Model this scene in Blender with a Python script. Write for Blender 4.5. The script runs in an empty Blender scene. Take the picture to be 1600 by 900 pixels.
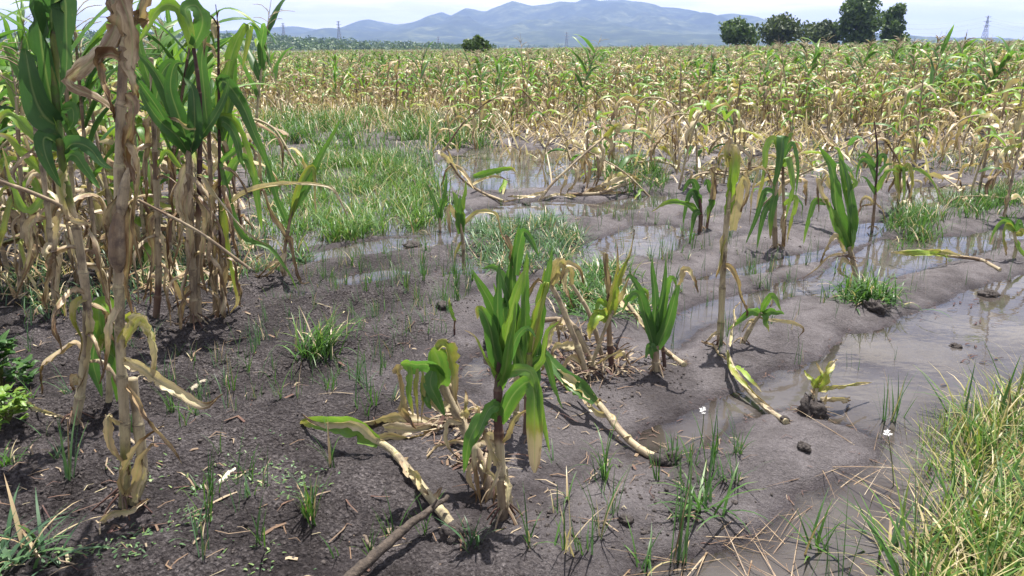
import bpy, math, random
import numpy as np
from mathutils import Vector
random.seed(7)
RNG = np.random.default_rng(11)
S = bpy.context.scene
COL = S.collection
R = math.radians

# ------------------------------------------------------------------ camera, sky, sun, exposure
EYE, FPX, PITCH = 1.6, 1200.0, R(17.4)
cam = bpy.data.objects.new('camera', bpy.data.cameras.new('camera')); COL.objects.link(cam)
cam.location = (0, 0, EYE); cam.rotation_euler = (R(90) - PITCH, 0, 0)
cam.data.sensor_width = 36.0; cam.data.lens = 36.0 * FPX / 1600.0
cam.data.clip_start = 0.05; cam.data.clip_end = 40000
S.camera = cam

SUN_EL, SUN_AZ = R(73), R(22)          # azimuth from +Y (ahead of the camera) towards +X
S.world = bpy.data.worlds.new('World'); S.world.use_nodes = True
wn, wl = S.world.node_tree.nodes, S.world.node_tree.links
bg = wn['Background']; bg.inputs['Strength'].default_value = 0.050
sky = wn.new('ShaderNodeTexSky'); sky.sky_type = 'NISHITA'; sky.sun_disc = False
sky.sun_elevation = SUN_EL; sky.sun_rotation = SUN_AZ; sky.altitude = 2200; sky.air_density = 1.0; sky.dust_density = 1.6; sky.ozone_density = 2.0
tc = wn.new('ShaderNodeTexCoord')
mp = wn.new('ShaderNodeMapping'); mp.inputs['Scale'].default_value = (3.2, 3.2, 34.0); mp.inputs['Location'].default_value = (0.35, 0.1, 0.2)
wl.new(tc.outputs['Generated'], mp.inputs['Vector'])
cn = wn.new('ShaderNodeTexNoise'); cn.inputs['Scale'].default_value = 1.5; cn.inputs['Detail'].default_value = 9; cn.inputs['Roughness'].default_value = 0.58
wl.new(mp.outputs['Vector'], cn.inputs['Vector'])
cr = wn.new('ShaderNodeValToRGB'); cr.color_ramp.elements[0].position = 0.44; cr.color_ramp.elements[1].position = 0.66
cr.color_ramp.elements[0].color = (0, 0, 0, 1); cr.color_ramp.elements[1].color = (.85, .85, .85, 1)
wl.new(cn.outputs['Fac'], cr.inputs['Fac'])
cmx = wn.new('ShaderNodeMixRGB'); cmx.inputs['Color2'].default_value = (21, 19.5, 17.5, 1)
wl.new(cr.outputs['Color'], cmx.inputs['Fac']); wl.new(sky.outputs['Color'], cmx.inputs['Color1'])
# a bright hazy band low in the sky, fading to clear blue overhead
sx = wn.new('ShaderNodeSeparateXYZ'); wl.new(tc.outputs['Generated'], sx.inputs[0])
last = sky.outputs['Color']
for z0, fac, colr in ((.66, .86, (7.4, 8.7, 13.4, 1)), (.20, .92, (16.0, 14.6, 14.0, 1))):
    hm = wn.new('ShaderNodeMapRange'); hm.interpolation_type = 'SMOOTHSTEP'; hm.inputs['From Min'].default_value = z0; hm.inputs['From Max'].default_value = -.02; hm.inputs['To Max'].default_value = fac
    wl.new(sx.outputs['Z'], hm.inputs['Value'])
    hmx = wn.new('ShaderNodeMixRGB'); hmx.inputs['Color2'].default_value = colr
    wl.new(hm.outputs[0], hmx.inputs['Fac']); wl.new(last, hmx.inputs['Color1']); last = hmx.outputs['Color']
wl.new(last, cmx.inputs['Color1'])
wl.new(cmx.outputs['Color'], bg.inputs['Color'])

sun = bpy.data.objects.new('sun', bpy.data.lights.new('sun', 'SUN')); COL.objects.link(sun)
sun.data.energy = 5.0; sun.data.angle = R(0.55); sun.data.color = (1.0, 0.955, 0.88)
SUND = Vector((math.sin(SUN_AZ) * math.cos(SUN_EL), math.cos(SUN_AZ) * math.cos(SUN_EL), math.sin(SUN_EL)))
sun.rotation_euler = SUND.to_track_quat('Z', 'Y').to_euler(); sun.location = (10, 20, 40)
S.view_settings.view_transform = 'Standard'; S.view_settings.look = 'None'; S.view_settings.gamma = 1.0
S.view_settings.exposure = 1.22
S.render.engine = 'CYCLES'
S.cycles.max_bounces = 6; S.cycles.transparent_max_bounces = 8; S.cycles.volume_bounces = 0
S.cycles.use_denoising = True

# ------------------------------------------------------------------ pixel -> place helpers (photo pixels, 1600x900)
CP, SP = math.cos(PITCH), math.sin(PITCH)
def ray(px, py):
    u = (450 - py) / FPX
    return ((px - 800) / FPX, CP + u * SP, -SP + u * CP)
def G(px, py, z=0.0):                       # point on the plane at height z
    d = ray(px, py); t = (z - EYE) / d[2]
    return (d[0] * t, d[1] * t, z)
def PY(px, py, y):                          # point at distance y ahead
    d = ray(px, py); t = y / d[1]
    return (d[0] * t, y, EYE + d[2] * t)

# ------------------------------------------------------------------ noise
def _h(ix, iy, s):
    n = (ix.astype(np.int64) * 374761393 + iy.astype(np.int64) * 668265263 + s * 974711) & 0xFFFFFFFF
    n = ((n ^ (n >> 13)) * 1274126177) & 0xFFFFFFFF
    n = ((n ^ (n >> 16)) * 2246822519) & 0xFFFFFFFF
    return ((n ^ (n >> 15)) & 0xFFFFFF) / float(0xFFFFFF)
def vnoise(x, y, s=0):
    x = np.asarray(x, float); y = np.asarray(y, float)
    ix, iy = np.floor(x), np.floor(y); fx, fy = x - ix, y - iy
    fx = fx * fx * (3 - 2 * fx); fy = fy * fy * (3 - 2 * fy)
    a, b, c, d = _h(ix, iy, s), _h(ix + 1, iy, s), _h(ix, iy + 1, s), _h(ix + 1, iy + 1, s)
    return (a * (1 - fx) + b * fx) * (1 - fy) + (c * (1 - fx) + d * fx) * fy
def fbm(x, y, o=4, s=0, g=0.5):
    v, a, t = 0, 1.0, 0
    for k in range(o):
        v = v + a * (vnoise(np.asarray(x) * 2 ** k + 17.3 * k, np.asarray(y) * 2 ** k - 9.1 * k, s + k) - .5); t += a; a *= g
    return v / t * 2
def sstep(a, b, x):
    t = np.clip((np.asarray(x, float) - a) / (b - a), 0, 1); return t * t * (3 - 2 * t)

# ------------------------------------------------------------------ mesh building
def link(o, parent=None):
    COL.objects.link(o)
    if parent is not None: o.parent = parent
    return o
def tag(o, label=None, cat=None, group=None, kind=None):
    if label: o['label'] = label
    if cat: o['category'] = cat
    if group: o['group'] = group
    if kind: o['kind'] = kind
    return o
def empty(name, loc, label=None, cat=None, group=None):
    o = bpy.data.objects.new(name, None); o.empty_display_size = .1; o.location = loc
    return tag(link(o), label, cat, group)
class MB:
    """collects pieces (verts, quads, colours, strip coordinates) and links them as ONE mesh"""
    def __init__(s): s.v, s.f, s.c, s.u, s.n = [], [], [], [], 0
    def add(s, v, f, c=None, u=None):
        v = np.asarray(v, float).reshape(-1, 3); f = np.asarray(f, int).reshape(-1, 4)
        s.v.append(v); s.f.append(f + s.n); s.n += len(v)
        s.c.append(np.zeros((len(v), 4)) + (np.array([0, .5, 0, 1.]) if c is None else np.asarray(c, float)))
        s.u.append(np.zeros((len(v), 3)) if u is None else np.asarray(u, float))
        return s
    def join(s, o):
        for v, f, c, u in zip(o.v, o.f, o.c, o.u):
            pass
        off = s.n
        for v, f, c, u in zip(o.v, o.f, o.c, o.u):
            s.v.append(v); s.f.append(f + off); s.c.append(c); s.u.append(u); s.n += len(v)
        return s
    def mesh(s, name, mat, origin=(0, 0, 0), smooth=True):
        v = np.concatenate(s.v) - np.asarray(origin); f = np.concatenate(s.f); c = np.concatenate(s.c); u = np.concatenate(s.u)
        me = bpy.data.meshes.new(name)
        tri = f[:, 2] == f[:, 3]
        q, t = f[~tri], f[tri][:, :3]
        me.vertices.add(len(v)); me.vertices.foreach_set('co', v.astype(np.float32).ravel())
        nl = len(q) * 4 + len(t) * 3
        me.loops.add(nl); me.loops.foreach_set('vertex_index', np.concatenate([q.ravel(), t.ravel()]).astype(np.int32))
        me.polygons.add(len(q) + len(t))
        ls = np.concatenate([np.arange(len(q)) * 4, len(q) * 4 + np.arange(len(t)) * 3]).astype(np.int32)
        me.polygons.foreach_set('loop_start', ls)
        me.update(calc_edges=True)
        me.attributes.new('tint', 'FLOAT_COLOR', 'POINT').data.foreach_set('color', c.astype(np.float32).ravel())
        me.attributes.new('strip', 'FLOAT_VECTOR', 'POINT').data.foreach_set('vector', u.astype(np.float32).ravel())
        if smooth: me.polygons.foreach_set('use_smooth', np.ones(len(me.polygons), bool))
        for m in (mat if isinstance(mat, (list, tuple)) else [mat]): me.materials.append(m)
        me.validate(); me.update()
        return me
    def build(s, name, mat, parent=None, origin=(0, 0, 0), smooth=True):
        o = bpy.data.objects.new(name, s.mesh(name, mat, origin, smooth))
        if parent is None: o.location = origin
        return link(o, parent)

def spline(pts, n):
    p = np.asarray(pts, float)
    if len(p) == 2:
        return p[0] + (p[1] - p[0]) * np.linspace(0, 1, n)[:, None]
    e = np.vstack([2 * p[0] - p[1], p, 2 * p[-1] - p[-2]])
    d = np.sqrt(np.linalg.norm(np.diff(p, axis=0), axis=1)) + 1e-6
    k = np.concatenate([[0], np.cumsum(d)]); k /= k[-1]
    out = []
    for t in np.linspace(0, 1, n):
        i = min(int(np.searchsorted(k, t, 'right')) - 1, len(p) - 2); i = max(i, 0)
        s = (t - k[i]) / (k[i + 1] - k[i])
        a, b, c, dd = e[i], e[i + 1], e[i + 2], e[i + 3]
        out.append(.5 * (2 * b + (c - a) * s + (2 * a - 5 * b + 4 * c - dd) * s * s + (3 * b - a - 3 * c + dd) * s ** 3))
    return np.array(out)
def unit(a): return a / (np.linalg.norm(a, axis=-1, keepdims=True) + 1e-9)
def tangents(p):
    return unit(np.gradient(p, axis=0))

def leaf(path, width, side=None, n=16, cross=5, roll=0., twist=0., fold=.35, dry=0., tip=.35, wave=1., seed=0, shape='maize', rough=0., base=0.0):
    """a maize blade: folded ribbon with a midrib, wavy margins, drying tip. side: reference vector or None (faces the camera side)"""
    rg = np.random.default_rng(seed)
    if dry > .45 and cross == 5: n = int(n * 1.35)
    P = spline(path, n); t = np.linspace(0, 1, n)
    for _ in range(2 + int(3 * dry)):       # kinks and dents along the blade
        P = P + rg.normal(0, 1, 3) * width * (.05 + .07 * dry) * (np.sin(t * rg.uniform(3, 11) + rg.uniform(0, 6)) * np.minimum(1, 4 * t))[:, None]
    T = tangents(P)
    L = np.linalg.norm(np.diff(P, axis=0), axis=1).sum()
    if side is None: S0 = unit(np.cross(T, np.array([.12, -1., .28])))
    else: S0 = np.asarray(side, float)[None, :] - T * (T @ np.asarray(side, float))[:, None]; S0 = unit(S0)
    for i in range(1, n):
        if S0[i] @ S0[i - 1] < 0: S0[i] = -S0[i]
    for _ in range(2):
        S0[1:-1] = unit(S0[:-2] + S0[1:-1] * 2 + S0[2:])
    N0 = np.cross(S0, T)
    ang = roll + twist * t + (rg.normal(0, .12) + rough * .5 * np.sin(t * rg.uniform(4, 9) + rg.uniform(0, 6)))
    S1 = S0 * np.cos(ang)[:, None] + N0 * np.sin(ang)[:, None]; N1 = np.cross(S1, T)
    if shape == 'maize': w = width * np.minimum(1, .5 + 2.6 * t) * np.clip(1 - t ** 2.2, 0, 1) ** .72 * (1 - .2 * t)
    elif shape == 'strap': w = width * np.minimum(1, .6 + 3 * t) * np.sqrt(np.clip(1.02 - t ** 8, 0.02, 1))
    else: w = width * (1 - t) ** .8
    if rough: w = w * (1 + rough * .14 * np.sin(t * rg.uniform(8, 20) + rg.uniform(0, 6)) + rough * .10 * rg.normal(0, 1, n))
    s = np.linspace(-1, 1, cross)
    fa = fold + rough * .55 * np.sin(t * rg.uniform(3, 9) + rg.uniform(0, 6))
    ph = rg.uniform(0, 6.28, 2); fr = L / .09 * rg.uniform(.8, 1.3)
    V = np.zeros((n, cross, 3)); C = np.zeros((n, cross, 4)); U = np.zeros((n, cross, 3))
    g = rg.uniform(0, 1)
    for j, sj in enumerate(s):
        a = abs(sj); hw = w / 2 * a
        if a > .9:                          # ragged, torn margin
            jag = 1 - (.05 + .16 * dry) * np.abs(rg.normal(0, 1, n))
            for _ in range(rg.poisson(.5 + 2.5 * dry)): q0 = rg.integers(3, n); jag[q0:q0 + 1 + rg.integers(0, 2)] *= rg.uniform(.3, .75)
            hw = hw * np.clip(jag, .15, 1.1)
        wav = wave * .10 * w * a * a * np.sin(t * fr + ph[0 if sj < 0 else 1]) * np.minimum(1, t * 4)
        if rough: wav = wav + rough * (.10 * width * rg.normal(0, 1, n) * a + .14 * width * np.sin(t * fr * .6 + j * 1.9))
        V[:, j] = P + S1 * (np.sign(sj) * hw * np.cos(fa))[:, None] + N1 * (hw * np.sin(np.abs(fa)) + wav)[:, None]
        d = dry + tip * sstep(.55, 1.0, t) + .16 * max(tip, .05) * a ** 4 + base * (1 - sstep(0, .35, t))
        C[:, j, 0] = np.clip(d, 0, 1); C[:, j, 1] = g; C[:, j, 2] = a; C[:, j, 3] = 1
        U[:, j, 0] = sj * width * .5 + g * 7; U[:, j, 1] = t * L; U[:, j, 2] = g * 13
    F = [(i * cross + j, i * cross + j + 1, (i + 1) * cross + j + 1, (i + 1) * cross + j) for i in range(n - 1) for j in range(cross - 1)]
    return MB().add(V.reshape(-1, 3), F, C.reshape(-1, 4), U.reshape(-1, 3))

def tube(path, radii, sides=8, n=None, dry=.6, cap=True, seed=0, flat=1.0, dfun=None, rnd=None):
    rg = np.random.default_rng(seed)
    P = np.asarray(path, float) if n is None else spline(path, n); n = len(P); T = tangents(P)
    r = np.broadcast_to(np.asarray(radii, float), (n,)) if np.ndim(radii) == 0 or len(np.atleast_1d(radii)) == n else np.interp(np.linspace(0, 1, n), np.linspace(0, 1, len(radii)), radii)
    ref = np.array([0, 0, 1.]) if abs(T[0][2]) < .9 else np.array([1., 0, 0])
    A = unit(np.cross(T, ref)); B = np.cross(T, A)
    th = np.linspace(0, 2 * np.pi, sides, endpoint=False)
    V = P[:, None] + r[:, None, None] * (np.cos(th)[None, :, None] * A[:, None] + flat * np.sin(th)[None, :, None] * B[:, None])
    t = np.linspace(0, 1, n); L = np.linalg.norm(np.diff(P, axis=0), axis=1).sum(); g = rg.uniform() if rnd is None else rnd
    C = np.zeros((n, sides, 4)); C[..., 0] = (np.clip(dry if dfun is None else dfun(t), 0, 1) * np.ones(n))[:, None]; C[..., 1] = g; C[..., 3] = 1
    U = np.zeros((n, sides, 3)); U[..., 0] = np.cos(th) * r.mean() + g * 5; U[..., 1] = (t * L)[:, None]; U[..., 2] = np.sin(th) * r.mean()
    F = [(i * sides + j, i * sides + (j + 1) % sides, (i + 1) * sides + (j + 1) % sides, (i + 1) * sides + j) for i in range(n - 1) for j in range(sides)]
    m = MB().add(V.reshape(-1, 3), F, C.reshape(-1, 4), U.reshape(-1, 3))
    if cap:
        for e, k in ((0, 0), (1, n - 1)):
            vv = np.vstack([V[k], P[k] + T[k] * r[k] * (.3 if e else -.3)])
            ff = [(j, (j + 1) % sides, sides, sides) if not e else ((j + 1) % sides, j, sides, sides) for j in range(sides)]
            m.add(vv, ff, np.vstack([C[k], C[k][:1]]), np.vstack([U[k], U[k][:1]]))
    return m

def stalk(path, r0, r1, dry=.6, seed=0, gap=.17, sides=8, dfun=None, swell=1.0):
    """maize stem: internodes with swollen nodes and the flared collar of each leaf sheath"""
    rg = np.random.default_rng(seed)
    P0 = spline(path, 40); L = np.linalg.norm(np.diff(P0, axis=0), axis=1).sum()
    k = max(2, int(L / gap)); ts, rr, dd = [], [], []
    base = np.linspace(0, 1, k + 1)
    for i in range(k):
        a, b = base[i], base[i + 1]; w = b - a; q = rg.uniform(-.1, .1)
        for fr, m in ((0.0, 1.16), (.06, 1.0), (.3, .98), (.7, 1.05), (.93, 1.16), (.97, 1.22)):
            t = a + w * fr; ts.append(t); rr.append((r0 + (r1 - r0) * t) * (1 + (m - 1) * swell)); dd.append(q + (-.12 if fr < .05 else 0))
    ts.append(1.0); rr.append(r1 * .8); dd.append(0)
    ts = np.array(ts); P = np.stack([np.interp(ts, np.linspace(0, 1, 40), P0[:, i]) for i in range(3)], 1)
    dv = np.array(dd) + (dry if dfun is None else dfun(ts))
    m = tube(P, np.array(rr), sides=sides, seed=seed, dfun=lambda t: np.clip(dv, 0, 1))
    return m

def tassel(p, d=(0, 0, 1), L=.22, k=7, seed=0, dry=.8, droop=.5, fat=1.0):
    rg = np.random.default_rng(seed); m = MB(); p = np.asarray(p, float); d = unit(np.asarray(d, float))
    m.join(tube([p, p + d * L * .5, p + d * L], [.004, .003, .002], sides=4, n=4, dry=dry, cap=False, seed=seed))
    for i in range(k):
        a = rg.uniform(0, 6.28); e = rg.uniform(.5, 1.1); o = p + d * L * rg.uniform(.0, .45); l = L * rg.uniform(.5, .95)
        h = np.array([math.cos(a), math.sin(a), 0])
        q1 = o + (h * math.sin(e) + d * math.cos(e)) * l * .5; q2 = o + h * l * math.sin(e) * 1.05 + d * l * (math.cos(e) - droop * .5)
        m.join(tube([o, q1, q2], [.0028 * fat, .0035 * fat, .002 * fat], sides=4, n=5, dry=dry, cap=False, seed=seed + i))
    return m

def roots(p, k=9, L=.09, seed=0, up=.03, dry=.75):
    rg = np.random.default_rng(seed); m = MB(); p = np.asarray(p, float)
    for i in range(k):
        a = 6.28 * i / k + rg.uniform(-.3, .3); l = L * rg.uniform(.5, 1.2); h = np.array([math.cos(a), math.sin(a), 0])
        m.join(tube([p + [0, 0, up * rg.uniform(.6, 1.6)], p + h * l * .5 + [0, 0, up * .6], p + h * l + [0, 0, -.015]], [.0045, .004, .003], sides=5, n=5, dry=dry + rg.uniform(-.1, .2), cap=False, seed=seed + i))
    return m

# vectorised thin blades (grass, sedge): returns one MB
def blades(base, az, L, W, el=1.3, droop=1.2, rows=5, dry=None, rnd=None, yawtw=0.):
    base = np.asarray(base, float); n = len(base); o = np.ones(n)
    az, L, W, el, droop = [np.asarray(a, float) * o for a in (az, L, W, el, droop)]
    dry = np.zeros(n) if dry is None else np.asarray(dry, float) * o
    rnd = RNG.uniform(0, 1, n) if rnd is None else rnd
    V = np.zeros((n, rows, 2, 3)); C = np.zeros((n, rows, 2, 4)); U = np.zeros((n, rows, 2, 3))
    h = np.stack([np.cos(az), np.sin(az), 0 * az], 1); sd = np.stack([-np.sin(az + yawtw), np.cos(az + yawtw), 0 * az], 1)
    p = base.copy()
    for i in range(rows):
        t = i / (rows - 1); e = el - droop * t ** 1.6
        if i: p = p + (h * np.cos(e)[:, None] + np.array([0, 0, 1.]) * np.sin(e)[:, None]) * (L / (rows - 1))[:, None]
        w = W * (1 - t ** 2) * (.75 + .25 * min(1, t * 4)) + .0004
        nrm = h * (-np.sin(e))[:, None] + np.array([0, 0, 1.]) * np.cos(e)[:, None]
        V[:, i, 0] = p - sd * w[:, None] / 2; V[:, i, 1] = p + sd * w[:, None] / 2
        C[:, i, :, 0] = np.clip(dry + .25 * max(0, t - .75) * 3 * (dry > .15), 0, 1)[:, None]; C[:, i, :, 1] = rnd[:, None]; C[:, i, :, 2] = 1 - t; C[:, i, :, 3] = 1
        U[:, i, 0, 0] = 0; U[:, i, 1, 0] = W; U[:, i, :, 1] = (t * L)[:, None]; U[:, i, :, 2] = (rnd * 9)[:, None]
    b = (np.arange(n) * rows * 2)[:, None]
    F = np.concatenate([np.stack([b + 2 * i, b + 2 * i + 1, b + 2 * i + 3, b + 2 * i + 2], -1).reshape(-1, 4) for i in range(rows - 1)])
    return MB().add(V.reshape(-1, 3), F, C.reshape(-1, 4), U.reshape(-1, 3))

# ------------------------------------------------------------------ materials
def mat(name):
    m = bpy.data.materials.new(name); m.use_nodes = True
    nt = m.node_tree; b = nt.nodes['Principled BSDF']
    return m, nt.nodes, nt.links, b
def ramp(n, stops):
    r = n.new('ShaderNodeValToRGB'); e = r.color_ramp.elements
    while len(e) < len(stops): e.new(.5)
    for x, (p, c) in zip(e, stops): x.position = p; x.color = (*c, 1)
    return r
def math_(n, l, op, a, b=None, clamp=False):
    m = n.new('ShaderNodeMath'); m.operation = op; m.use_clamp = clamp
    for i, x in enumerate((a, b)):
        if x is None: continue
        if isinstance(x, (int, float)): m.inputs[i].default_value = x
        else: l.new(x, m.inputs[i])
    return m.outputs[0]
def mixc(n, l, f, a, b, kind='MIX'):
    m = n.new('ShaderNodeMixRGB'); m.blend_type = kind
    for s, x in zip(m.inputs, (f, a, b)):
        if isinstance(x, (int, float)): s.default_value = x
        elif isinstance(x, tuple): s.default_value = (*x, 1)
        else: l.new(x, s)
    return m.outputs[0]
def noise(n, l, vec, scale, detail=4, rough=.55):
    t = n.new('ShaderNodeTexNoise'); t.inputs['Scale'].default_value = scale; t.inputs['Detail'].default_value = detail; t.inputs['Roughness'].default_value = rough
    if vec is not None: l.new(vec, t.inputs['Vector'])
    return t.outputs['Fac']
def attr(n, name):
    a = n.new('ShaderNodeAttribute'); a.attribute_name = name; return a
def scaled(n, l, vec, s):
    m = n.new('ShaderNodeMapping'); m.inputs['Scale'].default_value = s; l.new(vec, m.inputs['Vector']); return m.outputs[0]
def bump(n, l, h, strength, dist):
    b = n.new('ShaderNodeBump'); b.inputs['Strength'].default_value = strength; b.inputs['Distance'].default_value = dist; l.new(h, b.inputs['Height']); return b.outputs[0]

def foliage_mat(name, green, stops_dry, transl=.35, rough=.42, rib=True):
    m, n, l, b = mat(name)
    t = attr(n, 'tint'); sp = n.new('ShaderNodeSeparateColor'); l.new(t.outputs['Color'], sp.inputs[0])
    sv = attr(n, 'strip').outputs['Vector']
    n1 = noise(n, l, scaled(n, l, sv, (40, 9, 1)), 1.0, 5, .65)
    d = math_(n, l, 'ADD', sp.outputs[0], math_(n, l, 'MULTIPLY', math_(n, l, 'SUBTRACT', n1, .5), math_(n, l, 'ADD', .20, math_(n, l, 'MULTIPLY', sp.outputs[0], .75))), True)
    oi = n.new('ShaderNodeObjectInfo')
    rv = math_(n, l, 'FRACT', math_(n, l, 'ADD', sp.outputs[1], oi.outputs['Random']))
    c = ramp(n, green + stops_dry[0]); l.new(d, c.inputs[0])
    c2 = ramp(n, [(p, (x[0] * .72 + .012, x[1] * .9, x[2] * .9 + .012)) for p, x in green] + stops_dry[1]); l.new(d, c2.inputs[0])
    colr = mixc(n, l, rv, c.outputs[0], c2.outputs[0])
    n2 = noise(n, l, scaled(n, l, sv, (3, 5, 1)), 2.5, 4)
    colr = mixc(n, l, .55, colr, mixc(n, l, n2, (.45, .45, .42), (1.45, 1.45, 1.5)), 'MULTIPLY')
    if rib:
        bl = noise(n, l, scaled(n, l, sv, (26, 14, 1)), 1.6, 6, .7); br_ = ramp(n, [(.60, (0, 0, 0)), (.70, (1, 1, 1))]); l.new(bl, br_.inputs[0])
        colr = mixc(n, l, math_(n, l, 'MULTIPLY', br_.outputs[0], .55), colr, mixc(n, l, d, (.16, .17, .05), (.11, .065, .035)))
        vein = noise(n, l, scaled(n, l, sv, (420, 1.2, 1)), 1.0, 2)
        colr = mixc(n, l, .4, colr, mixc(n, l, vein, (.55, .55, .5), (1.4, 1.4, 1.4)), 'MULTIPLY')
        mr = n.new('ShaderNodeMapRange'); mr.inputs['From Min'].default_value = .13; mr.inputs['From Max'].default_value = .0; l.new(sp.outputs[2], mr.inputs['Value'])
        colr = mixc(n, l, math_(n, l, 'MULTIPLY', mr.outputs[0], .5), colr, (.24, .30, .13))
        l.new(bump(n, l, vein, .25, .002), b.inputs['Normal'])
    l.new(colr, b.inputs['Base Color']); b.inputs['Roughness'].default_value = rough
    b.inputs['Specular IOR Level'].default_value = .40
    tr = n.new('ShaderNodeBsdfTranslucent')
    l.new(mixc(n, l, 1.0, colr, (1.2, 1.2, .72), 'MULTIPLY'), tr.inputs['Color'])
    mx = n.new('ShaderNodeMixShader'); l.new(math_(n, l, 'MULTIPLY', math_(n, l, 'SUBTRACT', 1.0, math_(n, l, 'MULTIPLY', d, .78)), transl), mx.inputs[0])
    l.new(b.outputs[0], mx.inputs[1]); l.new(tr.outputs[0], mx.inputs[2]); l.new(mx.outputs[0], n['Material Output'].inputs['Surface'])
    return m
DRY = ([(.5, (.30, .29, .07)), (.62, (.50, .43, .25)), (.8, (.48, .40, .28)), (1.0, (.17, .11, .06))],
       [(.5, (.27, .28, .06)), (.62, (.40, .33, .18)), (.8, (.38, .27, .15)), (1.0, (.11, .058, .03))])
M_LEAF = foliage_mat('maize leaf', [(0, (.042, .115, .030)), (.2, (.10, .22, .035)), (.36, (.24, .35, .05))], DRY, .5)
M_GRASS = foliage_mat('grass blade', [(0, (.035, .10, .018)), (.25, (.085, .19, .028)), (.4, (.22, .29, .06))], DRY, .42, .45, False)
M_SEDGE = foliage_mat('blue green weed', [(0, (.06, .13, .06)), (.25, (.10, .19, .065)), (.4, (.20, .27, .08))], DRY, .35, .45, False)

def stalk_mat():
    m, n, l, b = mat('maize stalk')
    t = attr(n, 'tint'); sp = n.new('ShaderNodeSeparateColor'); l.new(t.outputs['Color'], sp.inputs[0])
    sv = attr(n, 'strip').outputs['Vector']
    n1 = noise(n, l, scaled(n, l, sv, (60, 6, 60)), 1.0, 5, .6)
    d = math_(n, l, 'ADD', sp.outputs[0], math_(n, l, 'MULTIPLY', math_(n, l, 'SUBTRACT', n1, .5), .32), True)
    c = ramp(n, [(0, (.07, .14, .03)), (.25, (.2, .22, .06)), (.45, (.40, .36, .23)), (.65, (.36, .30, .21)), (.8, (.17, .115, .075)), (.9, (.10, .055, .045)), (1, (.05, .025, .028))]); l.new(d, c.inputs[0])
    fib = noise(n, l, scaled(n, l, sv, (500, 4, 500)), 1.0, 3)
    dirt = noise(n, l, scaled(n, l, sv, (18, 14, 18)), 1.0, 5, .7)
    co = mixc(n, l, .6, c.outputs[0], mixc(n, l, fib, (.5, .5, .5), (1.4, 1.4, 1.4)), 'MULTIPLY')
    bn = noise(n, l, scaled(n, l, sv, (30, 11, 30)), 1.3, 4, .6); co = mixc(n, l, .75, co, mixc(n, l, bn, (.3, .28, .26), (1.55, 1.5, 1.45)), 'MULTIPLY')
    dr = ramp(n, [(.47, (0, 0, 0)), (.66, (.9, .9, .9))]); l.new(dirt, dr.inputs[0])
    co = mixc(n, l, dr.outputs[0], co, (.085, .062, .052))
    l.new(co, b.inputs['Base Color']); b.inputs['Roughness'].default_value = .75; b.inputs['Specular IOR Level'].default_value = .25; l.new(bump(n, l, fib, .5, .003), b.inputs['Normal'])
    return m
M_STALK = stalk_mat()

def wood_mat(name, a, c, sc=1.0):
    m, n, l, b = mat(name); g = n.new('ShaderNodeTexCoord').outputs['Object']
    f = noise(n, l, scaled(n, l, g, (9 * sc, 9 * sc, 9 * sc)), 2.0, 6, .65)
    r = ramp(n, [(.3, a), (.7, c)]); l.new(f, r.inputs[0]); l.new(r.outputs[0], b.inputs['Base Color']); b.inputs['Roughness'].default_value = .85
    l.new(bump(n, l, f, .8, .01), b.inputs['Normal']); return m
M_STICK = wood_mat('weathered dead wood', (.018, .013, .011), (.095, .072, .055), 4)
M_TWIG = wood_mat('dead twig', (.05, .04, .03), (.2, .15, .11), 3)
M_BARK = wood_mat('tree bark', (.05, .04, .03), (.14, .11, .08), .3)
M_CLOD = wood_mat('dark wet clod', (.018, .014, .014), (.07, .057, .053), 6)
M_WHITE, _n, _l, _b = mat('white petal'); _b.inputs['Base Color'].default_value = (.8, .8, .8, 1); _b.inputs['Roughness'].default_value = .5
M_STEEL, _n, _l, _b = mat('galvanised steel'); _b.inputs['Base Color'].default_value = (.22, .23, .25, 1); _b.inputs['Metallic'].default_value = .4; _b.inputs['Roughness'].default_value = .6

def tree_mat(name, a, c):
    m, n, l, b = mat(name)
    t = attr(n, 'tint'); sp = n.new('ShaderNodeSeparateColor'); l.new(t.outputs['Color'], sp.inputs[0])
    r = ramp(n, [(0, a), (1, c)]); l.new(sp.outputs[1], r.inputs[0]); l.new(r.outputs[0], b.inputs['Base Color']); b.inputs['Roughness'].default_value = .55
    tr = n.new('ShaderNodeBsdfTranslucent'); l.new(mixc(n, l, 1.0, r.outputs[0], (1.2, 1.2, .6), 'MULTIPLY'), tr.inputs['Color'])
    mx = n.new('ShaderNodeMixShader'); mx.inputs[0].default_value = .25
    l.new(b.outputs[0], mx.inputs[1]); l.new(tr.outputs[0], mx.inputs[2]); l.new(mx.outputs[0], n['Material Output'].inputs['Surface'])
    return m
M_TREE = tree_mat('dark tree leaves', (.030, .066, .019), (.105, .17, .045))
M_TREE2 = tree_mat('olive tree leaves', (.04, .065, .022), (.085, .12, .04))

def auto_leaf(o, az, el0, L, droop, w, dry, seed, n=11, cross=3, p=1.5, tip=.3, fold=.45, rough=None, drift=0., twist=0., floor=True):
    pts = [np.array(o, float)]; k = 8
    for i in range(k):
        t = (i + .5) / k; e = max(-1.5, el0 - droop * t ** p); a = az + drift * t
        pts.append(pts[-1] + np.array([math.cos(a) * math.cos(e), math.sin(a) * math.cos(e), math.sin(e)]) * L / k)
    pts = np.array(pts); pts[:, 2] = np.maximum(pts[:, 2], .012) if floor else pts[:, 2]
    return leaf(pts, w, side=(-math.sin(az), math.cos(az), 0.02), n=n, cross=cross, dry=dry, tip=tip, fold=fold, rough=(0. if dry < .35 else .8) if rough is None else rough, seed=seed, twist=twist)

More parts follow.
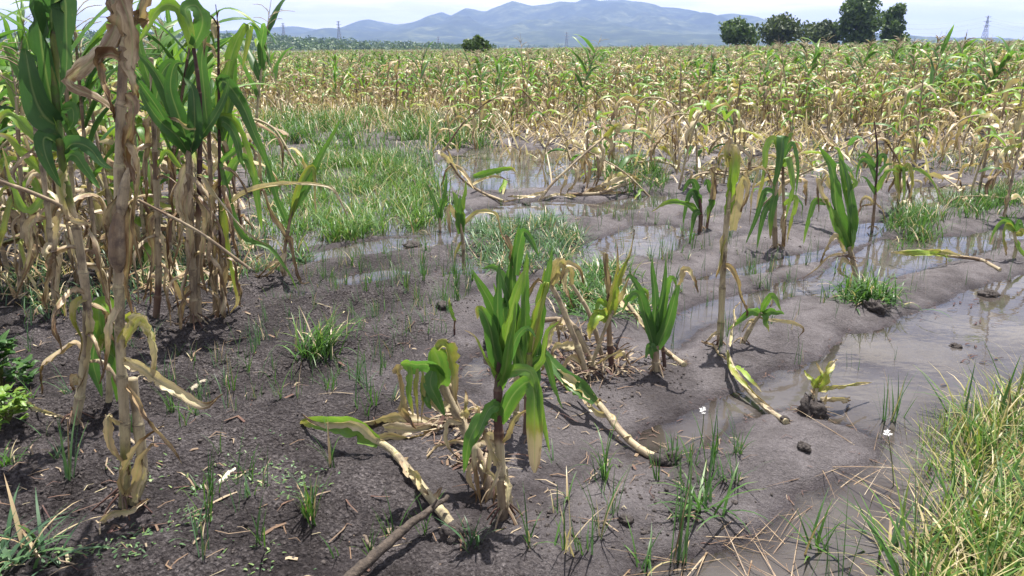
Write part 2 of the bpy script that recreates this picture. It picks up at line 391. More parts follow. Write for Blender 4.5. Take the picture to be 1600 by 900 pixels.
def clod_mb(c, r, seed, sq=.6):
    rg = np.random.default_rng(seed); k, s = (6, 8) if r < .02 else (18, 26); th = np.linspace(0, math.pi, k); ph = np.linspace(0, 2 * math.pi, s, endpoint=False)
    d = np.stack([np.sin(th)[:, None] * np.cos(ph), np.sin(th)[:, None] * np.sin(ph), np.cos(th)[:, None] + 0 * ph], -1)
    o = rg.uniform(0, 50, 2); rr = r * (.85 + .9 * fbm(d[..., 0] * 2.3 + o[0] + d[..., 2], d[..., 1] * 2.3 + o[1] - d[..., 2] * 1.3, 5, 4, .65))
    V = np.asarray(c) + d * rr[..., None] * np.array([1, 1, sq])
    return MB().add(V.reshape(-1, 3), [(i * s + j, (i + 1) * s + j, (i + 1) * s + (j + 1) % s, i * s + (j + 1) % s) for i in range(k - 1) for j in range(s)])
# ------------------------------------------------------------------ the ground: one sheet, fine here and coarse far off
POOLS = [  # outlines of standing water, photo pixels on the ground
 [(1640,425),(1600,432),(1545,445),(1480,470),(1440,484),(1405,508),(1360,520),(1320,520),(1290,545),(1230,575),(1180,597),(1120,622),(1075,650),(1030,668),(985,690),(1000,706),(1060,704),(1105,690),(1150,672),(1195,655),(1240,640),(1300,660),(1345,672),(1380,690),(1362,712),(1300,738),(1262,762),(1232,790),(1180,832),(1100,864),(1040,890),(990,930),(1300,960),(1500,900),(1700,800),(1750,600)],
 [(1022,545),(1030,515),(1075,486),(1120,466),(1200,447),(1280,428),(1325,398),(1375,376),(1420,372),(1500,366),(1560,356),(1640,340),(1650,368),(1580,380),(1510,404),(1440,420),(1400,436),(1345,452),(1300,468),(1245,463),(1190,484),(1120,508),(1090,532),(1055,548)],
 [(880,392),(930,372),(990,352),(1040,352),(1090,366),(1060,392),(1030,404),(985,398),(940,420),(905,452),(872,440)],
 [(1080,438),(1130,418),(1190,410),(1260,395),(1330,375),(1330,350),(1380,345),(1395,360),(1340,385),(1270,408),(1200,425),(1120,440)],
 [(735,338),(780,320),(840,313),(930,316),(1000,306),(1050,304),(1050,318),(1000,328),(930,340),(880,336),(820,346),(770,352),(730,350)],
 [(455,420),(500,392),(560,378),(640,372),(720,362),(760,372),(700,384),(640,392),(560,402),(500,408)],
 [(400,330),(470,290),(560,275),(650,290),(720,330),(690,366),(600,368),(500,385),(420,395)],
 [(510,440),(560,425),(610,418),(640,424),(590,438),(540,446)],
 [(690,430),(720,405),(760,395),(800,400),(790,415),(740,430)],
 [(640,275),(700,245),(760,225),(820,232),(900,232),(1000,240),(980,262),(930,282),(860,295),(780,300),(700,300)],
 [(430,245),(500,225),(570,232),(620,245),(560,262),(480,268)],
 [(1080,262),(1180,245),(1290,240),(1300,262),(1200,285),(1110,290)],
 [(1380,300),(1450,292),(1560,285),(1620,280),(1620,300),(1540,318),(1440,330),(1390,325)],
 [(740,556),(720,590),(745,600),(770,590),(770,560)],
]
_W = [np.array([G(x, y)[:2] for x, y in p]) for p in POOLS]
def pool_dist(x, y):
    """signed distance to the nearest pool outline (negative inside)"""
    x = np.asarray(x, float); y = np.asarray(y, float); best = np.full(x.shape, 9.0)
    for w in _W:
        d2 = np.full(x.shape, 1e9); ins = np.zeros(x.shape, bool); m = len(w)
        for i in range(m):
            a, b = w[i], w[(i + 1) % m]; ex, ey = b - a
            t = np.clip(((x - a[0]) * ex + (y - a[1]) * ey) / (ex * ex + ey * ey + 1e-9), 0, 1)
            d2 = np.minimum(d2, (x - a[0] - t * ex) ** 2 + (y - a[1] - t * ey) ** 2)
            c = (a[1] > y) != (b[1] > y)
            if abs(ey) > 1e-9: ins ^= c & (x < ex * (y - a[1]) / ey + a[0])
        best = np.minimum(best, np.where(ins, -1, 1) * np.sqrt(d2))
    return best
def rise(x, y):                             # the field climbs slightly to the right, far off
    return (.0065 * np.clip(x, -160, 220) + .05) * sstep(14, 70, y) + .0 * x
def loam(x, y):                             # 1 where the mud is dark and crumbly, 0 where smooth silt settled
    return sstep(-.25, .45, -.75 * x - .05 + .75 * fbm(x * .8, y * .8, 4, 91)) * sstep(7.5, 4.8, y)
def height(x, y, fine=True):
    x = np.asarray(x, float); y = np.asarray(y, float)
    near = (y < 22) & (np.abs(x) < 24) & (y > .6)
    h = np.full(x.shape, .035)
    if near.any():
        xn, yn = x[near], y[near]
        d = pool_dist(xn, yn) + .09 * fbm(xn * 2.6, yn * 2.6, 5, 3, .6) + .022 * fbm(xn * 11, yn * 11, 3, 23) + .10 * sstep(4, 9, yn) * fbm(xn * 1.2, yn * 1.2, 4, 13)
        q = -.6 * xn + .8 * yn
        ridge = .028 * np.cos(2 * np.pi * (q - 2.35) / .72) * sstep(.0, .35, d)
        hh = np.where(d > 0, .032 * np.tanh(d / .07) + .012 * np.tanh(d / .5), .055 * np.tanh(d / .22))
        hh = hh + ridge + .010 * fbm(xn * 1.3, yn * 1.3, 3, 40)
        if fine:
            k = sstep(-.03, .10, d)
            cl = fbm(xn * 7, yn * 7, 3, 55)
            crumb = sstep(-.15, .45, fbm(xn * 1.7, yn * 1.7, 3, 61))
            lo = loam(xn, yn); hh = hh + k * (.011 * cl + (.003 + .020 * crumb * lo + .010 * lo) * np.clip(fbm(xn * 26, yn * 26, 4, 21, .65), -.5, 1)) + .003 * fbm(xn * 12, yn * 12, 3, 77) + k * (.25 + lo) * .011 * (.45 - np.abs(fbm(xn * 19, yn * 19, 3, 141, .6)) * 1.6)
        h[near] = hh
    far = sstep(17, 21.5, y)
    return h * (1 - far) + .06 * far + rise(x, y)
def zg(x, y): return float(height(np.array([x]), np.array([y]))[0])

def axis(lo, hi, d0, core, grow):
    a = [0.0]; s = d0
    while a[-1] < hi: a.append(a[-1] + s); s = d0 if a[-1] < core[1] else s * grow
    b = [0.0]; s = d0
    while b[-1] > lo: b.append(b[-1] - s); s = d0 if b[-1] > core[0] else s * grow
    return np.array(b[::-1][:-1] + a)
xs = axis(-9000, 9000, .0125, (-2.4, 3.0), 1.022)
ys = [-30, -10, -3, -.5, .6, 1.2, 1.6]; s_ = .011
while ys[-1] < 9000: ys.append(ys[-1] + s_); s_ = max(.011, (ys[-1] - 1.0) * (.0062 if ys[-1] < 20 else .03))
ys = np.array(ys)
XX, YY = np.meshgrid(xs, ys, indexing='ij')
ZZ = height(XX, YY)
nx, ny = XX.shape
idx = np.arange(nx * ny).reshape(nx, ny)
FQ = np.stack([idx[:-1, :-1], idx[1:, :-1], idx[1:, 1:], idx[:-1, 1:]], -1).reshape(-1, 4)
gc = np.zeros((nx * ny, 4)); gc[:, 3] = 1
gc[:, 0] = np.clip(1 - ZZ.ravel() / .05, 0, 1)            # how wet: 1 at the water line
gc[:, 2] = loam(XX.ravel(), YY.ravel()) * sstep(.0, .5, 1 - gc[:, 0])
gc[:, 1] = sstep(15, 30, YY.ravel())                      # field soil and stubble far off
m, n, l, b = mat('wet field mud')
g = n.new('ShaderNodeTexCoord').outputs['Object']; tt = n.new('ShaderNodeSeparateColor'); l.new(attr(n, 'tint').outputs['Color'], tt.inputs[0])
wet, farf = tt.outputs[0], tt.outputs[1]
big = noise(n, l, g, 1.1, 5, .6); mid = noise(n, l, g, 9, 6, .65); fin = noise(n, l, g, 70, 6, .7); grit = noise(n, l, g, 260, 3, .6)
lm = tt.outputs[2]
vo = n.new('ShaderNodeTexVoronoi'); vo.inputs['Scale'].default_value = 75; l.new(mixc(n, l, .06, g, n.new('ShaderNodeTexNoise').outputs['Color']), vo.inputs['Vector'])
lmn = math_(n, l, 'ADD', lm, math_(n, l, 'MULTIPLY', math_(n, l, 'SUBTRACT', mid, .5), 1.4), True)
c1 = ramp(n, [(.38, (.022, .017, .019)), (.50, (.078, .068, .070)), (.62, (.205, .185, .187))]); l.new(mixc(n, l, .6, mid, fin), c1.inputs[0])
c2 = ramp(n, [(.38, (.100, .089, .093)), (.62, (.205, .186, .193))]); l.new(mixc(n, l, .5, mixc(n, l, .5, big, mid), fin), c2.inputs[0])
co = mixc(n, l, lmn, c2.outputs[0], c1.outputs[0])
vr = ramp(n, [(.0, (1.35, 1.35, 1.35)), (.5, (.55, .53, .54))]); l.new(vo.outputs['Distance'], vr.inputs[0])
bm = ramp(n, [(.36, (.52, .50, .50)), (.62, (1.2, 1.2, 1.2))]); l.new(noise(n, l, g, 2.3, 6, .68), bm.inputs[0]); co = mixc(n, l, 1.0, co, bm.outputs[0], 'MULTIPLY')
co = mixc(n, l, math_(n, l, 'MULTIPLY', lmn, .55), co, vr.outputs[0], 'MULTIPLY')
spk = noise(n, l, g, 105, 4, .65); gr = ramp(n, [(.56, (1, 1, 1)), (.63, (.26, .24, .25))]); l.new(mixc(n, l, .5, spk, grit), gr.inputs[0])
co = mixc(n, l, .75, co, gr.outputs[0], 'MULTIPLY')
g3 = ramp(n, [(.34, (2.1, 2.1, 2.12)), (.41, (1, 1, 1))]); l.new(mixc(n, l, .3, grit, spk), g3.inputs[0])  # wet glints painted into the mud colour as bright specks
co = mixc(n, l, .8, co, g3.outputs[0], 'MULTIPLY')
wr = ramp(n, [(.45, (1, 1, 1)), (.9, (.66, .64, .65))]); l.new(wet, wr.inputs[0])
co = mixc(n, l, 1.0, co, wr.outputs[0], 'MULTIPLY')
fc = ramp(n, [(.35, (.05, .07, .025)), (.6, (.14, .12, .06))]); l.new(noise(n, l, g, .35, 5, .7), fc.inputs[0])
co = mixc(n, l, farf, co, fc.outputs[0])
l.new(co, b.inputs['Base Color'])
ro = n.new('ShaderNodeMapRange'); ro.inputs['From Min'].default_value = .25; ro.inputs['From Max'].default_value = .95; ro.inputs['To Min'].default_value = .72; ro.inputs['To Max'].default_value = .30
l.new(wet, ro.inputs['Value'])
rr = math_(n, l, 'ADD', ro.outputs[0], math_(n, l, 'MULTIPLY', math_(n, l, 'SUBTRACT', fin, .5), .35), True)
l.new(rr, b.inputs['Roughness']); b.inputs['Specular IOR Level'].default_value = .17
hb = math_(n, l, 'ADD', math_(n, l, 'MULTIPLY', mid, .6), math_(n, l, 'ADD', math_(n, l, 'MULTIPLY', fin, .55), math_(n, l, 'ADD', math_(n, l, 'MULTIPLY', grit, .26), math_(n, l, 'MULTIPLY', math_(n, l, 'MULTIPLY', vo.outputs['Distance'], lmn), -.5))))
l.new(bump(n, l, hb, 1.0, .050), b.inputs['Normal'])
M_GROUND = m
ground = MB().add(np.stack([XX.ravel(), YY.ravel(), ZZ.ravel()], 1), FQ, gc).build('ground', M_GROUND)
tag(ground, kind='structure')

# ------------------------------------------------------------------ standing water, its clearness falling with depth
keep = (ZZ < .016) & (YY < 21.5) & (YY > .9) & (np.abs(XX) < 24)
fk = keep.ravel()[FQ].any(1)
used = np.unique(FQ[fk]); remap = np.zeros(nx * ny, int); remap[used] = np.arange(len(used))
yu_, xu_ = YY.ravel()[used], XX.ravel()[used]
dep = np.clip(-ZZ.ravel()[used] / .03, 0, 1) * (.58 + .42 * sstep(2.35, 3.3, yu_ + .35 * fbm(xu_ * 1.5, yu_ * 1.5, 3, 33)))   # the near grassy pool is shallow and clear, the rest thick with silt
wc = np.zeros((len(used), 4)); wc[:, 0] = dep; wc[:, 3] = 1
m, n, l, b = mat('muddy standing water')
g = n.new('ShaderNodeTexCoord').outputs['Object']; tt = n.new('ShaderNodeSeparateColor'); l.new(attr(n, 'tint').outputs['Color'], tt.inputs[0])
mc = ramp(n, [(.35, (.048, .040, .036)), (.65, (.084, .076, .074))]); l.new(noise(n, l, g, 2.2, 5, .6), mc.inputs[0])
df = n.new('ShaderNodeBsdfDiffuse'); l.new(mc.outputs[0], df.inputs['Color'])
tp = n.new('ShaderNodeBsdfTransparent'); tp.inputs['Color'].default_value = (.80, .76, .70, 1)
gl = n.new('ShaderNodeBsdfGlossy'); gl.inputs['Roughness'].default_value = .03; gl.inputs['Color'].default_value = (1, 1, 1, 1)
nb = bump(n, l, noise(n, l, scaled(n, l, g, (1, 1.6, 1)), 6, 3, .5), .05, .02); l.new(nb, gl.inputs['Normal'])
fr = n.new('ShaderNodeFresnel'); fr.inputs['IOR'].default_value = 1.33; l.new(nb, fr.inputs['Normal'])
mr = n.new('ShaderNodeMapRange'); mr.inputs['From Min'].default_value = .0; mr.inputs['From Max'].default_value = .6; mr.inputs['To Min'].default_value = .22; mr.inputs['To Max'].default_value = .95; l.new(tt.outputs[0], mr.inputs['Value'])
m1 = n.new('ShaderNodeMixShader'); l.new(mr.outputs[0], m1.inputs[0]); l.new(tp.outputs[0], m1.inputs[1]); l.new(df.outputs[0], m1.inputs[2])
m2 = n.new('ShaderNodeMixShader'); l.new(fr.outputs[0], m2.inputs[0]); l.new(m1.outputs[0], m2.inputs[1]); l.new(gl.outputs[0], m2.inputs[2])
l.new(m2.outputs[0], n['Material Output'].inputs['Surface'])
water = MB().add(np.stack([XX.ravel()[used], YY.ravel()[used], 0 * used], 1), remap[FQ[fk]], wc).build('water', m)
tag(water, kind='structure')

# ------------------------------------------------------------------ far hills, with the air between
def hills():
    prof = np.array([(-900,62),(-300,60),(0,58),(200,56),(330,54),(385,50),(440,50),(465,44.5),(500,51.5),(540,47),(575,33),(612,40),(650,34),(690,22),(706,29),(730,18),(760,23),(800,10),(832,17.5),(870,11),(895,12.5),(911,5.5),(930,10),(965,5.5),(990,9),(1020,17),(1060,20),(1100,30),(1130,27),(1160,34),(1200,38),(1260,48),(1330,58),(1420,66),(1700,72),(2400,74)])
    D = 5200.0
    X = np.linspace(-4200, 5200, 520); Y = np.linspace(2300, 7200, 130)
    xx, yy = np.meshgrid(X, Y, indexing='ij')
    px = 800 + xx / D * FPX * 1.048
    el = np.interp(px, prof[:, 0], 74.0 - prof[:, 1]) / FPX * .97
    crest = EYE + el * D
    crest = crest + 12 * fbm(xx / 170, 0 * xx + 3, 4, 8)
    d = np.clip((D + 500 * fbm(xx / 900, 0 * xx, 2, 5) - yy) / (D - 2300), -1, 1)
    sh = np.where(d > 0, (1 - sstep(0, 1, d) ** .8) * .9 + .1 * (1 - d), 1 + .3 * d)
    z = crest * np.clip(sh, 0, 1)
    rg_ = np.abs(fbm(xx / 330 + .4 * fbm(yy / 700, xx / 700, 2, 2), yy / 900, 5, 12)) * 1.9
    z = z * (1 - .42 * np.clip(rg_, 0, 1) * sstep(.03, .35, d) ) + 16 * fbm(xx / 260, yy / 260, 4, 30) * sstep(0.05, .3, d)
    z = np.where(yy < 2500, -5, z) + 0
    ii = np.arange(xx.size).reshape(xx.shape)
    f = np.stack([ii[:-1, :-1], ii[1:, :-1], ii[1:, 1:], ii[:-1, 1:]], -1).reshape(-1, 4)
    m, n, l, b = mat('distant hillside')
    g = n.new('ShaderNodeTexCoord').outputs['Object']
    c = ramp(n, [(.36, (.012, .022, .012)), (.5, (.028, .045, .02)), (.6, (.10, .115, .055)), (.68, (.27, .25, .15))])
    l.new(mixc(n, l, .5, noise(n, l, g, .0035, 8, .7), noise(n, l, g, .016, 6, .7)), c.inputs[0]); l.new(c.outputs[0], b.inputs['Base Color']); b.inputs['Roughness'].default_value = .9
    b.inputs['Specular IOR Level'].default_value = .1
    tag(MB().add(np.stack([xx, yy, z], -1).reshape(-1, 3), f).build('hills', m), kind='structure')
hills()

# wooded rise behind the field on the left, low ridge far right
def rise_mesh(name, px0, px1, top, Y, dep, col, label=None):
    X = np.linspace(px0, px1, 120); yy = np.linspace(Y, Y + dep, 14)
    V = []
    for px in X:
        x0 = (px - 800) / FPX / 1.048
        zt = (74 - np.interp(px, *zip(*top))) / FPX * Y * .91 + EYE
        for k, y in enumerate(yy):
            t = k / 13; V.append((x0 * y, y, max(-3., (zt + 3) * math.sin(min(1, t * 1.6) * math.pi / 2) - 3 + .8 * random.uniform(-1, 1))))
    ii = np.arange(len(V)).reshape(120, 14)
    f = np.stack([ii[:-1, :-1], ii[1:, :-1], ii[1:, 1:], ii[:-1, 1:]], -1).reshape(-1, 4)
    m, n, l, b = mat(name + ' ground'); g = n.new('ShaderNodeTexCoord').outputs['Object']
    c = ramp(n, [(.4, col[0]), (.6, col[1])]); l.new(noise(n, l, g, .03, 6, .7), c.inputs[0]); l.new(c.outputs[0], b.inputs['Base Color']); b.inputs['Roughness'].default_value = .9
    return tag(MB().add(V, f).build(name, m), kind='structure'), np.array(V)
_, RV = rise_mesh('hill', -300, 760, [(-300, 55), (200, 52), (330, 52), (385, 55), (450, 62), (540, 69), (620, 75), (760, 84)], 620, 420, ((.025, .042, .015), (.075, .105, .032)))
_, RV2 = rise_mesh('ridge', 1380, 2100, [(1380, 66), (1430, 63), (1500, 64), (1600, 66), (2100, 66)], 1900, 900, ((.07, .10, .04), (.14, .17, .07)))

def crown_quads(cent, rad, nq, size, seed, squash=.85):
    """leaf clumps: quads scattered through lumpy balls"""
    rg = np.random.default_rng(seed); cent = np.asarray(cent, float); rad = np.asarray(rad, float)
    pr = rad ** 2 / (rad ** 2).sum(); k = rg.choice(len(rad), nq, p=pr)
    d = unit(rg.normal(0, 1, (nq, 3))); r = rad[k] * rg.uniform(.12, 1.45, nq) ** .5
    p = cent[k] + d * r[:, None] * np.array([1, 1, squash])
    a = unit(rg.normal(0, 1, (nq, 3)) + d * .6); bq = unit(np.cross(a, rg.normal(0, 1, (nq, 3)))); cq = np.cross(a, bq)
    s = size * rg.uniform(.5, 1.3, nq)[:, None]
    V = np.stack([p - bq * s - cq * s * .6, p + bq * s - cq * s * .6, p + bq * s * .7 + cq * s * .6, p - bq * s * .7 + cq * s * .6], 1).reshape(-1, 3)
    c = np.zeros((nq, 4, 4)); c[..., 1] = np.clip(rg.uniform(0, 1, nq) * .6 + .4 * rg.uniform(0, 1, len(rad))[k], 0, 1)[:, None]; c[..., 3] = 1
    return MB().add(V, np.arange(nq * 4).reshape(-1, 4), c.reshape(-1, 4))
rg = np.random.default_rng(4)
def wood(name, RVs, xr, nn, size, label, seed, keepf):
    pts = RVs[rg.integers(0, len(RVs), nn)] + rg.normal(0, 1, (nn, 3)) * [6, 14, .1]
    pts = pts[keepf(pts)]
    rad = rg.uniform(.5, 1.15, len(pts)) * size
    o = crown_quads(pts + np.stack([0 * rad, 0 * rad, rad * .6], 1), rad, min(60000, len(pts) * 34), size * .22, seed)
    tag(o.build(name, M_TREE), label, 'woods', kind='stuff')
wood('woods', RV, 0, 1300, 4.6, 'dark scrub and trees massed over the low rise behind the crop', 3, lambda p: vnoise(p[:, 0] / 60, p[:, 1] / 60, 3) > .30)
wood('distant_woods', RV2, 0, 500, 5.5, 'hazy line of trees along the low ridge at the far right', 5, lambda p: vnoise(p[:, 0] / 90, p[:, 1] / 90, 6) > .35)
# scattered trees of the plain at the foot of the hills
pp = np.stack([rg.uniform(-1100, 1500, 1500), rg.uniform(1500, 2900, 1500), np.zeros(1500)], 1)
pp = pp[vnoise(pp[:, 0] / 140, pp[:, 1] / 200, 9) > .5]; pr_ = rg.uniform(3, 7, len(pp)); pp[:, 2] = pr_ * .5
tag(crown_quads(pp, pr_, 24000, 1.4, 8).build('plain_woods', M_TREE), 'scattered trees over the hazy plain below the hills', 'woods', kind='stuff')

def tree(name, px, base_py, Yd, wpx, hpx, label, mt, seed, nq=3300, lobes=10, size=.3, squash=.9, low=.25, group='trees beyond the maize field'):
    rg = np.random.default_rng(seed); k = Yd / FPX * .954; w, h = wpx * k, hpx * Yd / FPX * .91
    x = (px - 800) * k; z0 = EYE + (74 - base_py) / FPX * Yd * .91
    t = empty(name, (x, Yd, z0 - 1.0), label, 'tree', group)
    cs, rs = [], []
    for i in range(int(lobes * 1.6)):
        a = 6.28 * i / lobes + rg.uniform(-.4, .4); q = rg.uniform(.15, 1)
        zz = rg.uniform(low, .86); ww = math.sin(min(1, (1.12 - zz) * 1.6) * 1.57)
        cs.append((math.cos(a) * w * .34 * q * ww, math.sin(a) * w * .34 * q * ww, 1.0 + h * zz)); rs.append(w * rg.uniform(.10, .20))
    cs.append((0, 0, 1 + h * .5)); rs.append(w * .24); cs.append((w * .05, 0, 1 + h * .84)); rs.append(w * .17)
    crown_quads(cs, rs, nq, size, seed, squash).build('crown', mt, t)
    tr = tube([(0, 0, 0), (w * .02, 0, h * .3 + 1), (w * .01, 0, h * .7 + 1)], [w * .035, w * .028, w * .012], n=7)
    for c in cs[:7]: tr.join(tube([(w * .015, 0, 1 + h * .3), (c[0] * .5, c[1] * .5, 1 + h * .35 + (c[2] - 1 - h * .35) * .6), c], [w * .016, w * .011, w * .005], sides=6, n=5))
    tr.build('trunk', M_BARK, t)
    return t
tree('tree', 1148, 76, 150, 70, 44, 'dark round broadleaf tree, leftmost of the row at the end of the maize', M_TREE, 1)
tree('tree', 1220, 76, 158, 92, 46, 'wide olive green thicket of a tree with many thin stems', M_TREE2, 2, lobes=14, low=.35)
tree('tree', 1284, 77, 165, 66, 42, 'small rounded green tree in the gap beside the tallest tree', M_TREE2, 3)
tree('tree', 1338, 76, 160, 84, 92, 'tallest tree on the skyline, dark crown cut by the top of the photo', M_TREE, 15, 5600, 18, .34, .95, .12)
tree('tree', 1394, 77, 163, 54, 74, 'slimmer dark tree leaning out beside the tallest tree, with a browned edge', M_TREE, 6, 4200, 12, .3, .95, .15)
tree('tree', 745, 94, 75, 46, 36, 'lone dark bush of a tree rising out of the middle of the maize', M_TREE, 7, 3000, 9, .16)
tree('tree', 886, 92, 150, 24, 12, 'tiny dark treetop just showing over the crop under the middle pylon', M_TREE, 9, 900, 6, .25)

# ------------------------------------------------------------------ pylons
def pylon(px, top_py, base_py, h, label):
    Yd = h * FPX / .91 / (base_py - top_py); k = Yd / FPX * .954
    x = (px - 800) * k; zt = EYE + (74 - top_py) / FPX * Yd * .91
    t = empty('pylon', (x, Yd, zt - h), label, 'pylon', 'power pylons on the skyline')
    m = MB(); bw = h * .11; rr = .16 * max(1, Yd / 700)
    def leg(z): return bw * (1 - z / h) ** 1.3 * .9 + .45 if z < h else .3
    zs = np.linspace(0, h, 9)
    cor = [(1, 1), (1, -1), (-1, -1), (-1, 1)]
    for i in range(8):
        for q in range(4):
            a, c = cor[q], cor[(q + 1) % 4]; w0, w1 = leg(zs[i]), leg(zs[i + 1])
            m.join(tube([(a[0] * w0, a[1] * w0, zs[i]), (a[0] * w1, a[1] * w1, zs[i + 1])], rr, sides=4, cap=False))
            m.join(tube([(a[0] * w0, a[1] * w0, zs[i]), (c[0] * w1, c[1] * w1, zs[i + 1])], rr * .7, sides=4, cap=False))
            m.join(tube([(c[0] * w0, c[1] * w0, zs[i]), (a[0] * w1, a[1] * w1, zs[i + 1])], rr * .7, sides=4, cap=False))
    m.build('lattice', M_STEEL, t)
    for z, w in ((.97, .10), (.84, .13), (.71, .11)):
        a = MB()
        for s in (-1, 1):
            a.join(tube([(0, s * .4, z * h), (s * w * h, 0, z * h)], rr * .8, sides=4)); a.join(tube([(0, -s * .4, z * h - h * .04), (s * w * h, 0, z * h)], rr * .7, sides=4))
        a.build('cross_arm', M_STEEL, t)
    return (x, Yd, zt)
pylon(445, 36, 64, 38, 'leftmost lattice pylon, above the wooded rise')
pylon(531, 33, 68, 42, 'second lattice pylon from the left, just before the first hill')
pylon(685, 57, 84, 34, 'small faint pylon standing left of the lone dark bush')
pylon(885, 50, 86, 40, 'pylon in front of the middle of the mountain')
tp_ = pylon(1536, 25, 78, 44, 'largest pylon, alone at the far right with wires beside it')
w_ = MB()
for dz, dx in ((-1.5, -4), (-7, 5), (-7, -5), (-12.5, 4)):
    for s in (-1, 1):
        q = [(tp_[0] + dx + s * 170 * t, tp_[1] + 20 * t * s, tp_[2] + dz - 9 * 4 * t * (1 - t) - 3 * t) for t in np.linspace(0, 1, 14)]
        w_.join(tube(q, .07, sides=4, cap=False))
tag(w_.build('power_line', M_STEEL), 'thin sagging wires carried by the pylon at the far right', 'power line')

# ------------------------------------------------------------------ the air
hz = MB(); x0, x1, y0, y1, z0, z1 = -9300, 9300, -60, 9300, -8, 345
vv = [(x, y, z) for z in (z0, z1) for y in (y0, y1) for x in (x0, x1)]
hz.add(vv, [(0, 2, 3, 1), (4, 5, 7, 6), (0, 1, 5, 4), (2, 6, 7, 3), (0, 4, 6, 2), (1, 3, 7, 5)])
m = bpy.data.materials.new('hazy air'); m.use_nodes = True; n = m.node_tree.nodes; n.remove(n['Principled BSDF'])
pv = n.new('ShaderNodeVolumePrincipled'); pv.inputs['Color'].default_value = (.40, .55, 1.0, 1); pv.inputs['Density'].default_value = 1.65e-4; pv.inputs['Anisotropy'].default_value = .3
m.node_tree.links.new(pv.outputs[0], n['Material Output'].inputs['Volume'])
haze = hz.build('haze', m, smooth=False); tag(haze, 'thin blue haze in the air before the hills', 'haze', kind='stuff')
# ------------------------------------------------------------------ maize plants of the foreground, one by one
_seed = [100]
def nseed(): _seed[0] += 1; return _seed[0]
def conv(pts, Y):
    o = []
    for p in pts:
        if p[0] == 'g': q = G(p[1], p[2], p[3]); q = (q[0], q[1], p[3] + 0.0)
        else: q = PY(p[0], p[1], Y + (p[2] if len(p) > 2 else 0))
        z = zg(q[0], q[1]) + .004 if -24 < q[0] < 24 and q[1] < 25 else -9
        o.append((q[0], q[1], max(q[2], z)))
    return o
def plant(label, base, stems, leaves, name='maize_plant', cat='maize plant', group='maize plants of the flooded field', extra=None, hang=None):
    """stems: [(points, r0, r1, dry)], leaves: [(points, width, dry, options)] - points (px, py, metres farther) or ('g', px, py, height)"""
    b = G(*base, .02); Y = b[1]; org = (b[0], b[1], zg(b[0], b[1]))
    t = empty(name, org, label, cat, group)
    for i, (pts, r0, r1, dry) in enumerate(stems):
        q = np.array(conv(pts, Y))
        if pts[0][0] != 'g' and abs(q[0][2] - zg(q[0][0], q[0][1])) < .12: q[0][2] = zg(q[0][0], q[0][1]) - .03
        stalk(q, r0, r1, dry if not callable(dry) else .5, nseed(), dfun=dry if callable(dry) else None, sides=9).build('stalk', M_STALK, t, org)
    for lf in leaves:
        pts, w, dry = lf[:3]; o = dict(lf[3]) if len(lf) > 3 else {}
        o.setdefault('rough', .0 if dry < .35 else .7); o.setdefault('seed', nseed()); o.setdefault('n', 20)
        nm = o.pop('name', 'leaf')
        leaf(conv(pts, Y), w, dry=dry, **o).build(nm, M_LEAF, t, org)
    if hang:                                # limp leaves down the stem: count, dryness, share of the stem, length
        nh, d0, d1, s0, s1, Lh = hang; q = spline(conv(stems[0][0], Y), 30); a0 = random.uniform(0, 6.28)
        for i in range(nh):
            o_ = q[int(29 * (s0 + (s1 - s0) * (i + .5) / nh))]; dr = random.uniform(d0, d1)
            m = auto_leaf(np.zeros(3), a0 + 2.6 * i + random.gauss(0, .4), random.uniform(-.2, .9), Lh * random.uniform(.6, 1.2), random.uniform(2.2, 3.8), random.uniform(.03, .055), dr, nseed(), n=16, cross=5, p=random.uniform(.6, 1.0), fold=random.uniform(.4, 1.0), twist=random.gauss(0, 1.0), drift=random.gauss(0, .4), floor=False)
            m.v = [v + (o_ - np.array(org)) for v in m.v]
            for v in m.v: v[:, 2] = np.maximum(v[:, 2], .012)
            m.build('leaf', M_LEAF, t)
    for e in (extra or []):
        if e[0] == 'tassel': tassel(conv([e[1]], Y)[0], e[2], e[3], e[4], nseed(), e[5]).build('tassel', M_STALK, t, org)
        if e[0] == 'roots': 
            q = conv([e[1]], Y)[0]; roots(q, e[2], e[3], nseed(), e[4]).build('roots', M_STALK, t, org)
        if e[0] == 'ear':
            q = conv(e[1], Y); m = tube(spline(q, 9), np.array([.35, .8, 1, 1, .95, .85, .68, .45, .12]) * e[2], sides=9, dry=e[3], seed=nseed())
            m.build('ear', M_STALK, t, org)
    return t
G_ = {'tip': .05}
